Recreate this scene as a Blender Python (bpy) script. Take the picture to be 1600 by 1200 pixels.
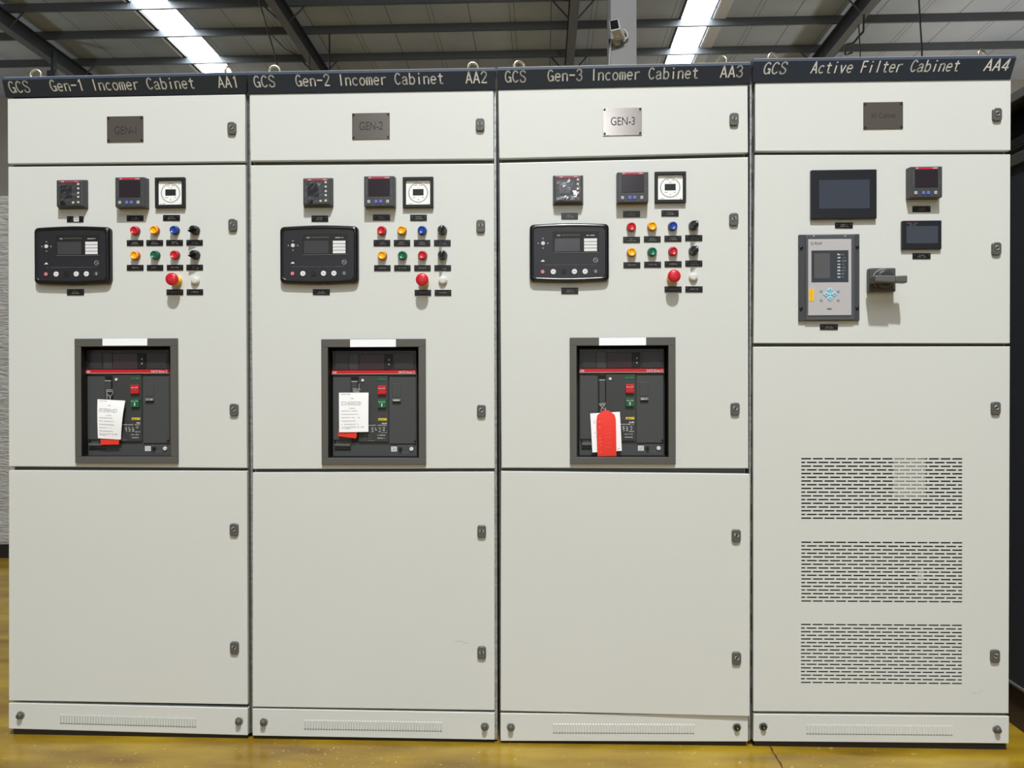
import bpy, bmesh, math, random
from mathutils import Vector, Matrix
random.seed(7)
for o in list(bpy.data.objects):
    bpy.data.objects.remove(o, do_unlink=True)
SC = bpy.context.scene
COL = SC.collection
SC.unit_settings.system = 'METRIC'

# ------------------------------------------------------------------ camera
FPX = 1200.0                                   # focal length in pixels of a 1600 px wide frame
CAM = Vector((0.1420, -2.4444, 1.1727))
YAW, PITCH, ROLL = -0.0384, -0.0051, -0.0026
FWD = Vector((math.sin(YAW)*math.cos(PITCH), math.cos(YAW)*math.cos(PITCH), math.sin(PITCH)))
_r = Vector((math.cos(YAW), -math.sin(YAW), 0)); _u = _r.cross(FWD)
RIGHT = _r*math.cos(ROLL) + _u*math.sin(ROLL)
UP = -_r*math.sin(ROLL) + _u*math.cos(ROLL)
cd = bpy.data.cameras.new('camera'); cam = bpy.data.objects.new('camera', cd); COL.objects.link(cam)
cd.sensor_fit = 'HORIZONTAL'; cd.sensor_width = 36.0; cd.lens = 36.0*FPX/1600.0
cd.clip_start = 0.05; cd.clip_end = 200
m = Matrix.Identity(4)
for i in range(3):
    m[i][0] = RIGHT[i]; m[i][1] = UP[i]; m[i][2] = -FWD[i]; m[i][3] = CAM[i]
cam.matrix_world = m
SC.camera = cam

# ------------------------------------------------------------------ world, lamp and fill lights, exposure
SC.view_settings.view_transform = 'Standard'; SC.view_settings.look = 'None'
SC.view_settings.exposure = 0.15; SC.view_settings.gamma = 1.0; SC.view_settings.use_curve_mapping = False
wd = bpy.data.worlds.new('world'); SC.world = wd; wd.use_nodes = True
bg = wd.node_tree.nodes['Background']
bg.inputs[0].default_value = (0.93, 0.97, 1.0, 1); bg.inputs[1].default_value = 0.50

def area(name, loc, target, size, power, color=(1, 1, 1), size_y=None):
    l = bpy.data.lights.new(name, 'AREA'); l.energy = power; l.color = color
    l.shape = 'RECTANGLE' if size_y else 'DISK'; l.size = size
    if size_y: l.size_y = size_y
    o = bpy.data.objects.new(name, l); COL.objects.link(o)
    o.location = loc
    o.rotation_euler = (Vector(target)-Vector(loc)).to_track_quat('-Z', 'Y').to_euler()
    return o
LAMP = (0.5, -4.3, 8.6)
area('high_bay_lamp_light', (LAMP[0], LAMP[1], LAMP[2]-0.02), (0.0, 0.0, 0.9), 0.30, 790, (1.0, 0.988, 0.965))
area('overhead_fill_light', (0.0, -8.5, 9.9), (0, 0, 1.0), 8.0, 330, (0.90, 0.95, 1.0), 4.0)  # unseen area source added as soft overhead fill
def roof_fill(name, loc, power, color):
    l = bpy.data.lights.new(name, 'POINT'); l.energy = power; l.color = color; l.shadow_soft_size = 0.5
    o = bpy.data.objects.new(name, l); COL.objects.link(o); o.location = loc
roof_fill('right_roof_fill', (13.5, 16.5, 4.5), 900, (1.0, 0.95, 0.90))  # added fill that brightens and warms the right part of the roof
roof_fill('left_roof_fill', (-18.0, 15.0, 4.5), 420, (0.93, 0.97, 1.0))  # added fill for the lighter roof at the far left
roof_fill('middle_roof_fill', (3.0, 11.0, 3.2), 230, (0.88, 0.96, 1.0))  # unseen fill added behind the row for the middle of the roof

# ------------------------------------------------------------------ pixel -> point on a real plane y = Y
def ray(px, py):
    return FWD*1.0 + RIGHT*((px-800)/FPX) - UP*((py-600)/FPX)
def at(px, py, Y=0.0):
    d = ray(px, py); t = (Y-CAM.y)/d.y
    return CAM + d*t
def hit(px, py, P, N):
    d = ray(px, py); return CAM + d*((P-CAM).dot(N)/d.dot(N))

# ------------------------------------------------------------------ materials
def lin(c):
    return tuple(((v/255.0)/12.92 if v/255.0 <= 0.04045 else (((v/255.0)+0.055)/1.055)**2.4) for v in c)
MATS = {}
def mat(name, rgb, rough=0.5, metal=0.0, bump=0.0, bscale=400.0, coat=0.0, var=0.0, vscale=3.0, emit=0.0, spec=0.5):
    if name in MATS: return MATS[name]
    m = bpy.data.materials.new(name); m.use_nodes = True
    nt = m.node_tree; b = nt.nodes['Principled BSDF']
    c = lin(rgb)
    b.inputs['Base Color'].default_value = (*c, 1)
    b.inputs['Roughness'].default_value = rough; b.inputs['Metallic'].default_value = metal
    b.inputs['Coat Weight'].default_value = coat
    b.inputs['Specular IOR Level'].default_value = spec
    if emit:
        b.inputs['Emission Color'].default_value = (*c, 1); b.inputs['Emission Strength'].default_value = emit
    tc = None
    if bump or var:
        tc = nt.nodes.new('ShaderNodeTexCoord')
    if bump:
        n = nt.nodes.new('ShaderNodeTexNoise'); n.inputs['Scale'].default_value = bscale; n.inputs['Detail'].default_value = 2
        bp = nt.nodes.new('ShaderNodeBump'); bp.inputs['Strength'].default_value = bump; bp.inputs['Distance'].default_value = 0.001
        nt.links.new(tc.outputs['Object'], n.inputs['Vector']); nt.links.new(n.outputs['Fac'], bp.inputs['Height'])
        nt.links.new(bp.outputs['Normal'], b.inputs['Normal'])
    if var:
        n = nt.nodes.new('ShaderNodeTexNoise'); n.inputs['Scale'].default_value = vscale; n.inputs['Detail'].default_value = 5
        r = nt.nodes.new('ShaderNodeValToRGB')
        r.color_ramp.elements[0].position = 0.3; r.color_ramp.elements[1].position = 0.7
        r.color_ramp.elements[0].color = (*[v*(1-var) for v in c], 1); r.color_ramp.elements[1].color = (*[min(1, v*(1+var)) for v in c], 1)
        nt.links.new(tc.outputs['Object'], n.inputs['Vector']); nt.links.new(n.outputs['Fac'], r.inputs['Fac'])
        nt.links.new(r.outputs['Color'], b.inputs['Base Color'])
    MATS[name] = m
    return m

PAINT = mat('light_grey_powder_coat', (205, 209, 206), 0.40, bump=0.10, bscale=520, var=0.012, vscale=2.2)
BODY = mat('cabinet_body_grey', (176, 177, 170), 0.5)
INNER = mat('dark_interior', (22, 22, 22), 0.8)
RAIL = mat('rail_grey', (112, 112, 106), 0.5, 0.3)
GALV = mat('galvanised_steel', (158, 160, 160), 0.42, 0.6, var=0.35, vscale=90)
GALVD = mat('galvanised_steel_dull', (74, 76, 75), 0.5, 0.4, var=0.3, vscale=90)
BANNER = mat('slate_blue_paint', (46, 60, 80), 0.40, bump=0.03)
WHITE = mat('white_lettering', (248, 252, 255), 0.6)
LOCK = mat('lock_grey', (92, 93, 90), 0.42, 0.2)
LOCKD = mat('lock_slot_metal', (190, 190, 188), 0.5, 0.3)
BLK = mat('black_plastic', (18, 18, 19), 0.3)
BLKM = mat('black_matt', (14, 14, 14), 0.6)
PLATE = mat('engraved_label_black', (13, 13, 14), 0.28)
PRINT = mat('engraved_print_grey', (120, 118, 114), 0.6)
PRINTW = mat('print_white', (216, 219, 222), 0.6)
STEEL = mat('brushed_steel_plate', (158, 152, 146), 0.20, 0.80)
ENGR = mat('engraved_dark', (38, 34, 32), 0.6)
DGREY = mat('dark_grey_plastic', (62, 64, 68), 0.42)
BRK = mat('breaker_grey', (66, 69, 70), 0.45)
BRKF = mat('breaker_frame_grey', (84, 84, 80), 0.5)
BRKD = mat('breaker_dark', (38, 38, 40), 0.32)
SCR = mat('lcd_dark', (44, 44, 50), 0.22)
SCRB = mat('touch_screen', (62, 68, 80), 0.18)
RED = mat('red_plastic', (200, 28, 46), 0.3, coat=0.3)
REDB = mat('red_band', (196, 26, 38), 0.35)
YEL = mat('yellow_lens', (250, 176, 16), 0.28, coat=0.3)
YELB = mat('yellow_ring', (240, 200, 70), 0.4)
BLU = mat('blue_lens', (26, 66, 158), 0.28, coat=0.3)
GRN = mat('green_lens', (10, 104, 76), 0.28, coat=0.3)
GRNB = mat('breaker_green', (14, 92, 58), 0.4)
REDK = mat('breaker_red', (190, 26, 36), 0.4)
WBTN = mat('white_button', (206, 207, 203), 0.4)
BLUK = mat('blue_key', (96, 112, 214), 0.45)
GREYK = mat('grey_key', (176, 178, 180), 0.45)
CREAM = mat('hour_meter_face', (238, 242, 242), 0.4)
FACEG = mat('relay_face_grey', (178, 177, 180), 0.45)
CYAN = mat('light_blue_key', (150, 208, 232), 0.4)
YSTK = mat('yellow_sticker', (238, 186, 16), 0.5)
PAPER = mat('white_card', (248, 251, 255), 0.7)
TAGR = mat('red_tag_vinyl', (236, 60, 48), 0.4, bump=0.25, bscale=300)
TAPE = mat('white_tape', (244, 248, 255), 0.5)
FILM = mat('shiny_film', (120, 122, 126), 0.16, bump=1.0, bscale=90)
BOLT = mat('bolt_grey', (98, 98, 96), 0.4, 0.5)
ZINC = mat('zinc_plated', (208, 200, 178), 0.28, 0.9)
STRING = mat('twine', (186, 186, 184), 0.8)

# ------------------------------------------------------------------ mesh builder
class MB:
    def __init__(s): s.v = []; s.f = []; s.m = []; s.mats = []; s.sm = []
    def mi(s, mt):
        if mt not in s.mats: s.mats.append(mt)
        return s.mats.index(mt)
    def add(s, vs, fs, mt, smooth=False):
        b = len(s.v); i = s.mi(mt)
        s.v += [Vector(v) for v in vs]
        for f in fs: s.f.append([b+k for k in f]); s.m.append(i); s.sm.append(smooth)
        return s
    def hexa(s, p, mt, bevel=0.0, seg=2):
        """p: 8 points, front quad TL TR BR BL (towards camera) then back quad TL TR BR BL"""
        bm = bmesh.new(); vs = [bm.verts.new(q) for q in p]
        for f in ((0, 3, 2, 1), (4, 5, 6, 7), (0, 1, 5, 4), (3, 7, 6, 2), (0, 4, 7, 3), (1, 2, 6, 5)):
            bm.faces.new([vs[k] for k in f])
        if bevel > 0:
            bmesh.ops.bevel(bm, geom=list(bm.edges), offset=bevel, segments=seg, profile=0.5, affect='EDGES', clamp_overlap=True)
        bmesh.ops.recalc_face_normals(bm, faces=bm.faces)
        bm.verts.index_update()
        s.add([v.co.copy() for v in bm.verts], [[v.index for v in f.verts] for f in bm.faces], mt)
        bm.free(); return s
    def box(s, x0, x1, y0, y1, z0, z1, mt, bevel=0.0, seg=2):
        p = [(x0, y0, z1), (x1, y0, z1), (x1, y0, z0), (x0, y0, z0), (x0, y1, z1), (x1, y1, z1), (x1, y1, z0), (x0, y1, z0)]
        return s.hexa(p, mt, bevel, seg)
    def cyl(s, c, r, y0, y1, mt, n=24, r2=None, axis='y', cap=True):
        """cylinder along y from y0 (towards the camera) to y1, centred on (cx,cz)"""
        r2 = r if r2 is None else r2; vs = []; cx, cz = c
        for (yy, rr) in ((y0, r), (y1, r2)):
            for k in range(n):
                a = 2*math.pi*k/n; vs.append((cx+rr*math.cos(a), yy, cz+rr*math.sin(a)))
        s.add(vs, [[k, (k+1) % n, n+(k+1) % n, n+k] for k in range(n)], mt, True)
        if cap:
            s.add(vs[:n], [list(range(n))[::-1]], mt); s.add(vs[n:], [list(range(n))], mt)
        return s
    def lathe(s, c, prof, mt, n=28):
        """profile of (radius, y); revolved about the y axis through (cx,cz)"""
        vs = []; fs = []; cx, cz = c
        for (rr, yy) in prof:
            for k in range(n):
                a = 2*math.pi*k/n; vs.append((cx+rr*math.cos(a), yy, cz+rr*math.sin(a)))
        for j in range(len(prof)-1):
            for k in range(n): fs.append([j*n+k, j*n+(k+1) % n, (j+1)*n+(k+1) % n, (j+1)*n+k])
        s.add(vs, fs, mt, True)
        s.add(vs[:n], [list(range(n))[::-1]], mt); s.add(vs[-n:], [list(range(n))], mt)
        return s
    def prism(s, poly, y0, y1, mt, inset=0.0):
        """poly [(x,z)..] extruded from y0 (front, optionally inset) to y1"""
        n = len(poly); cx = sum(p[0] for p in poly)/n; cz = sum(p[1] for p in poly)/n
        def sc(p, k):
            d = Vector((p[0]-cx, p[1]-cz)); l = d.length
            d = d*((l-k)/l) if l > 0 else d
            return (cx+d.x, cz+d.y)
        rings = [(y1, 0), (y0+abs(inset)*0.6, 0), (y0, inset)] if inset else [(y1, 0), (y0, 0)]
        vs = []
        for (yy, k) in rings:
            for p in poly: q = sc(p, k); vs.append((q[0], yy, q[1]))
        fs = []
        for j in range(len(rings)-1):
            for k in range(n): fs.append([j*n+k, j*n+(k+1) % n, (j+1)*n+(k+1) % n, (j+1)*n+k])
        s.add(vs, fs, mt); b = (len(rings)-1)*n
        s.add(vs[b:b+n], [list(range(n))], mt); s.add(vs[:n], [list(range(n))[::-1]], mt)
        return s
    def tube(s, pts, r, mt, n=8, closed=False):
        pts = [Vector(p) for p in pts]; N = len(pts); vs = []; fs = []
        pn = None
        for i, p in enumerate(pts):
            a = pts[(i-1) % N] if (closed or i > 0) else p
            b = pts[(i+1) % N] if (closed or i < N-1) else p
            t = (b-a).normalized()
            ref = pn if pn is not None else (Vector((0, 0, 1)) if abs(t.z) < 0.9 else Vector((1, 0, 0)))
            nn = (ref - t*ref.dot(t)).normalized(); pn = nn; bb = t.cross(nn)
            for k in range(n):
                an = 2*math.pi*k/n; vs.append(p+nn*(r*math.cos(an))+bb*(r*math.sin(an)))
        R = N if closed else N-1
        for i in range(R):
            j = (i+1) % N
            for k in range(n): fs.append([i*n+k, i*n+(k+1) % n, j*n+(k+1) % n, j*n+k])
        s.add(vs, fs, mt, True)
        if not closed:
            s.add(vs[:n], [list(range(n))[::-1]], mt); s.add(vs[-n:], [list(range(n))], mt)
        return s
    def quad(s, a, b, c, d, mt): return s.add([a, b, c, d], [[0, 1, 2, 3]], mt)
    def strokes(s, lines, w, O, ex, ey, mt, lift=Vector((0, 0, 0))):
        """ribbons: polylines in glyph units mapped by O + x*ex + y*ey"""
        for L in lines:
            for i in range(len(L)-1):
                a = Vector(L[i]); b = Vector(L[i+1]); d = b-a
                if d.length < 1e-6: continue
                d.normalize(); nn = Vector((-d.y, d.x))*w/2
                q = [a+nn, a-nn, b-nn, b+nn]
                s.add([O+ex*p.x+ey*p.y+lift for p in q], [[0, 1, 2, 3]], mt)
            for i in range(1, len(L)-1):
                c = Vector(L[i]); k = 8
                s.add([O+ex*(c.x+w/2*math.cos(2*math.pi*j/k))+ey*(c.y+w/2*math.sin(2*math.pi*j/k))+lift for j in range(k)], [list(range(k))], mt)
        return s
    def build(s, name, parent=None, origin=None):
        xs = [v.x for v in s.v]; ys = [v.y for v in s.v]; zs = [v.z for v in s.v]
        c = Vector(origin) if origin is not None else Vector(((min(xs)+max(xs))/2, (min(ys)+max(ys))/2, (min(zs)+max(zs))/2))
        me = bpy.data.meshes.new(name)
        me.from_pydata([v-c for v in s.v], [], s.f)
        for mt in s.mats: me.materials.append(mt)
        me.polygons.foreach_set('material_index', s.m); me.polygons.foreach_set('use_smooth', s.sm)
        me.update()
        o = bpy.data.objects.new(name, me); COL.objects.link(o)
        WPOS[o.name] = c
        if parent is not None:
            o.parent = parent; o.location = c - WPOS[parent.name]
        else: o.location = c
        return o
WPOS = {}
def thing(name, loc, label, cat, group=None):
    o = bpy.data.objects.new(name, None); o.empty_display_size = 0.05; COL.objects.link(o)
    o.location = loc; WPOS[o.name] = Vector(loc); tag(o, label, cat, group); return o
def tag(o, label, cat, group=None):
    o['label'] = label; o['category'] = cat
    if group: o['group'] = group
    return o
def struct(o): o['kind'] = 'structure'; return o

# ------------------------------------------------------------------ lettering
def arc(cx, cy, rx, ry, a0, a1, n=16):
    return [(cx+rx*math.cos(math.radians(a0+(a1-a0)*i/n)), cy+ry*math.sin(math.radians(a0+(a1-a0)*i/n))) for i in range(n+1)]
def cat_(P, n=5):
    out = []; Q = [P[0]]+list(P)+[P[-1]]
    for i in range(1, len(Q)-2):
        for k in range(n):
            t = k/n; o = []
            for d in (0, 1):
                p0, p1, p2, p3 = Q[i-1][d], Q[i][d], Q[i+1][d], Q[i+2][d]
                o.append(0.5*((2*p1)+(-p0+p2)*t+(2*p0-5*p1+4*p2-p3)*t*t+(-p0+3*p1-3*p2+p3)*t**3))
            out.append(tuple(o))
    out.append(P[-1]); return out
GL = {
 'G': [arc(4.7, 8, 3.9, 7.4, 42, 322, 20)+[(8.5, 7)], [(8.6, 7), (5.2, 7)], [(8.5, 4.5), (8.6, .3)]],
 'C': [arc(4.8, 8, 4.0, 7.4, 40, 320, 20)],
 'S': [cat_([(7.9, 12.8), (6.9, 15), (4.5, 15.6), (2, 14.7), (1.2, 12.4), (2, 10.1), (4.5, 8.3), (7, 6.6), (8.1, 4.2), (7.2, 1.5), (4.5, .4), (1.9, 1.2), (.9, 3.6)])],
 'e': [[(1, 5.8), (8, 5.8)], arc(4.5, 5.5, 3.6, 5.0, 2, 318, 18)],
 'n': [[(1.3, 0), (1.3, 10.6)], cat_([(1.3, 7.4), (3, 9.9), (5.4, 10.4), (7.3, 9.2), (7.8, 6.6)])+[(7.8, 0)]],
 '-': [[(.4, 8), (8.6, 8)]],
 '1': [[(2.4, 12.6), (5, 15.6), (5, 0)]],
 '2': [cat_([(1, 12.2), (2, 14.7), (4.5, 15.6), (7.1, 14.6), (7.9, 12), (6.5, 8.6), (3.6, 4.4), (1, .8)]), [(.8, .8), (8.4, .8)]],
 '3': [cat_([(1, 13), (2.3, 15), (4.5, 15.6), (7, 14.6), (7.6, 12.2), (6.5, 9.5), (4, 8.5)]), cat_([(4, 8.5), (7, 7.4), (8.1, 4.6), (7, 1.5), (4.4, .4), (2, 1.2), (.8, 3.4)])],
 '4': [[(6.2, 0), (6.2, 15.6), (.6, 4.1), (8.7, 4.1)]],
 'I': [[(4.5, 0), (4.5, 15.8)]], 'l': [[(4.5, 0), (4.5, 15.8)]],
 'c': [arc(4.7, 5.3, 3.7, 4.9, 45, 315, 16)], 'o': [arc(4.5, 5.3, 3.6, 4.9, 0, 360, 20)],
 'm': [[(.7, 0), (.7, 10.6)], cat_([(.7, 8), (1.8, 10.2), (3.5, 10.2), (4.4, 8.2)])+[(4.4, 0)], cat_([(4.4, 8), (5.6, 10.2), (7.3, 10.2), (8.2, 8.2)])+[(8.2, 0)]],
 'r': [[(2, 0), (2, 10.6)], cat_([(2, 6.6), (3.6, 9.4), (5.8, 10.5), (7.9, 10.2)])],
 'a': [cat_([(1.3, 8.6), (3, 10.3), (5.5, 10.2), (7.1, 8.4)])+[(7.1, 1.4), (8.4, .3)], cat_([(7.1, 6.2), (4, 5.9), (1.5, 4.5), (1.1, 2.3), (2.8, .4), (5.2, .8), (7.1, 2.8)])],
 'b': [[(1.3, 15.8), (1.3, 0)], arc(4.7, 5.3, 3.5, 4.9, 0, 360, 20)],
 'i': [[(4.5, 0), (4.5, 10.4)], [(4.5, 13.6), (4.5, 15.4)]],
 't': [[(4.2, 14.2), (4.2, 2.6)]+cat_([(4.2, 2.6), (5.0, .8), (7.8, .8)]), [(1, 10.4), (7.9, 10.4)]],
 'A': [[(.4, 0), (4.5, 15.6), (8.6, 0)], [(1.9, 5.2), (7.1, 5.2)]],
 'F': [[(1.7, 0), (1.7, 15.1), (8.3, 15.1)], [(1.7, 8.2), (7.4, 8.2)]],
 'v': [[(1, 10.6), (4.5, .3), (8, 10.6)]],
}
_fc = {}
def font_mesh(txt):
    if txt in _fc: return _fc[txt]
    cu = bpy.data.curves.new('text', 'FONT'); cu.body = txt; cu.size = 1.0
    o = bpy.data.objects.new('text', cu); COL.objects.link(o)
    bpy.context.view_layer.update()
    me = o.evaluated_get(bpy.context.evaluated_depsgraph_get()).to_mesh()
    vs = [(v.co.x, v.co.y) for v in me.vertices]; fs = [list(p.vertices) for p in me.polygons]
    o.evaluated_get(bpy.context.evaluated_depsgraph_get()).to_mesh_clear()
    bpy.data.objects.remove(o, do_unlink=True); bpy.data.curves.remove(cu)
    x0 = min(v[0] for v in vs); x1 = max(v[0] for v in vs); y0 = min(v[1] for v in vs); y1 = max(v[1] for v in vs)
    r = ([((v[0]-x0)/(x1-x0), (v[1]-y0)/(y1-y0)) for v in vs], fs)
    _fc[txt] = r; return r
def word(mb, txt, x0, x1, z0, z1, y, mt):
    vs, fs = font_mesh(txt)
    mb.add([(x0+(x1-x0)*v[0], y, z0+(z1-z0)*v[1]) for v in vs], fs, mt)
def marks(mb, x0, x1, z0, z1, y, mt, n):
    """a line of print too small to read: a row of little uneven dashes"""
    w = (x1-x0)/n
    for k in range(n):
        if random.random() < 0.12: continue
        a = x0+w*(k+0.1+0.1*random.random()); h = (z1-z0)*(0.55+0.45*random.random())
        mb.add([(a, y, z0), (a+w*0.7, y, z0), (a+w*0.7, y, z0+h), (a, y, z0+h)], [[0, 1, 2, 3]], mt)

# ------------------------------------------------------------------ small parts
def rrect(cx, cz, w, h, r, n=5):
    P = []
    for (sx, sz, a0) in ((1, 1, 0), (-1, 1, 90), (-1, -1, 180), (1, -1, 270)):
        for k in range(n+1):
            a = math.radians(a0+90*k/n)
            P.append((cx+sx*(w/2-r)+r*math.cos(a), cz+sz*(h/2-r)+r*math.sin(a)))
    return P
def slab(mb, a, b, c, d, y0, y1, mt, bevel=0.0015, seg=2):
    """quad corners TL TR BR BL as points; front at y0, back at y1"""
    f = [Vector((p.x, y0, p.z)) for p in (a, b, c, d)]; k = [Vector((p.x, y1, p.z)) for p in (a, b, c, d)]
    return mb.hexa(f+k, mt, bevel, seg)
def quadpx(q, Y=0.0): return [at(x, y, Y) for (x, y) in q]

def make_lock(px, py, door, tilt):
    c = at(px, py, -0.008); mb = MB()
    mb.prism(rrect(c.x, c.z, 0.0275, 0.040, 0.0085), -0.008, 0.001, LOCK, inset=0.002)
    o = mb.build('lock', door)
    k = MB(); k.cyl((c.x, c.z+0.002), 0.0085, -0.0088, -0.0075, LOCK, 20)
    a = math.radians(tilt)
    for s_ in (-1, 1):
        pts = []
        for t in range(-4, 5):
            an = a+math.radians(90*s_)+math.radians(t*11)
            pts.append((c.x+0.0058*math.cos(an), -0.0092, c.z+0.002+0.0058*math.sin(an)))
        k.tube(pts, 0.0014, LOCKD, 5)
    k.box(c.x-0.0012, c.x+0.0012, -0.0094, -0.0086, c.z-0.001, c.z+0.005, BLKM)
    b = k
    # the key core belongs to the lock's own mesh
    me = MB(); me.v = mb.v+b.v; me.mats = list(mb.mats); me.f = list(mb.f); me.m = list(mb.m); me.sm = list(mb.sm)
    off = len(mb.v)
    for f, mi_, sm in zip(b.f, b.m, b.sm):
        mt = b.mats[mi_]; i = me.mi(mt); me.f.append([off+q for q in f]); me.m.append(i); me.sm.append(sm)
    bpy.data.objects.remove(o, do_unlink=True)
    return me.build('lock', door)

def label_plate(x0, y0, x1, y1, parent, lines=2, sticker=False):
    a = at(x0, y0); b = at(x1, y0); c = at(x1, y1); d = at(x0, y1)
    mb = MB(); slab(mb, a, b, c, d, -0.0025, 0.0005, PLATE, 0.0006, 1)
    w = b.x-a.x; h = a.z-d.z; z0 = d.z; xx = a.x
    if lines == 2:
        marks(mb, xx+w*0.33, xx+w*0.66, z0+h*0.55, z0+h*0.70, -0.0027, PRINT, 6)
        marks(mb, xx+w*0.28, xx+w*0.74, z0+h*0.24, z0+h*0.42, -0.0027, PRINT, 9)
    else:
        marks(mb, xx+w*0.26, xx+w*0.74, z0+h*0.42, z0+h*0.62, -0.0027, PRINT, 9)
    for fx in (0.09, 0.88):
        mb.cyl((xx+w*fx+0.001, z0+h*0.68), 0.0011, -0.0029, -0.002, PRINT, 8)
    if sticker:
        mb.box(xx+w*0.43, xx+w*0.74, -0.0031, -0.0024, z0+h*0.05, z0+h*1.02, PRINTW)
        marks(mb, xx+w*0.46, xx+w*0.71, z0+h*0.3, z0+h*0.5, -0.0033, ENGR, 5); marks(mb, xx+w*0.46, xx+w*0.71, z0+h*0.65, z0+h*0.85, -0.0033, ENGR, 5)
    return mb.build('label_plate', parent)

def push_button(px, py, parent, lens, colour):
    c = at(px, py, -0.012); C_ = (c.x, c.z); mb = MB()
    mb.lathe(C_, [(0.0150, 0.0), (0.0150, -0.004), (0.0143, -0.0075), (0.0132, -0.010)], mat(lens.name+'_rim', DARK[lens.name], 0.35, coat=0.2))
    o = mb.build('push_button', parent); o['label'] = colour+' push button'
    k = MB(); k.lathe(C_, [(0.0130, -0.0085), (0.0130, -0.0135), (0.0120, -0.0155), (0.0098, -0.0160), (0.0096, -0.0152), (0.003, -0.0150)], lens)
    k.build('button_cap', o); return o
DARK = {'red_plastic': (132, 18, 40), 'yellow_lens': (176, 92, 20), 'blue_lens': (20, 36, 86), 'green_lens': (10, 58, 50)}

def selector(px, py, parent, ang):
    c = at(px, py, -0.012); C_ = (c.x, c.z); mb = MB()
    mb.lathe(C_, [(0.0152, 0.0), (0.0152, -0.008), (0.0140, -0.011), (0.0128, -0.020), (0.0122, -0.022)], BLK)
    o = mb.build('selector_switch', parent)
    a = math.radians(ang); d = Vector((math.cos(a), math.sin(a))); n = Vector((-d.y, d.x)); k = MB()
    def P(u, v, y): return Vector((c.x+d.x*u+n.x*v, y, c.z+d.y*u+n.y*v))
    f = [P(0.0125, 0.0030, -0.036), P(0.0125, -0.0030, -0.036), P(-0.0125, -0.0030, -0.036), P(-0.0125, 0.0030, -0.036)]
    b = [P(0.0138, 0.0052, -0.019), P(0.0138, -0.0052, -0.019), P(-0.0138, -0.0052, -0.019), P(-0.0138, 0.0052, -0.019)]
    k.hexa(f+b, BLK, 0.0018)
    k.hexa([P(0.0120, 0.0009, -0.0366), P(0.0120, -0.0009, -0.0366), P(0.004, -0.0009, -0.0366), P(0.004, 0.0009, -0.0366),
            P(0.0120, 0.0009, -0.0355), P(0.0120, -0.0009, -0.0355), P(0.004, -0.0009, -0.0355), P(0.004, 0.0009, -0.0355)], WHITE)
    k.build('selector_handle', o); return o

def emergency(px, py, parent):
    c = at(px, py, -0.045); C_ = (c.x, c.z); mb = MB()
    mb.lathe(C_, [(0.0160, 0.0), (0.0160, -0.006), (0.0150, -0.012), (0.0120, -0.013), (0.0105, -0.030)], YELB)
    o = mb.build('emergency_stop_button', parent)
    k = MB(); k.lathe(C_, [(0.012, -0.028), (0.0185, -0.031), (0.0202, -0.035), (0.0202, -0.040), (0.0185, -0.044), (0.0140, -0.0465), (0.006, -0.0475)], RED)
    h = k.build('mushroom_head', o); h['label'] = 'red mushroom head'; return o

def reset_button(px, py, parent):
    c = at(px, py, -0.008); C_ = (c.x, c.z); mb = MB()
    mb.lathe(C_, [(0.0140, 0.0), (0.0140, -0.005), (0.0130, -0.007)], WBTN)
    o = mb.build('push_button', parent); o['label'] = 'pale grey push button'
    k = MB(); k.lathe(C_, [(0.0110, -0.0065), (0.0110, -0.0095), (0.0100, -0.0105), (0.004, -0.0105)], WBTN)
    k.build('button_cap', o); return o

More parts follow.
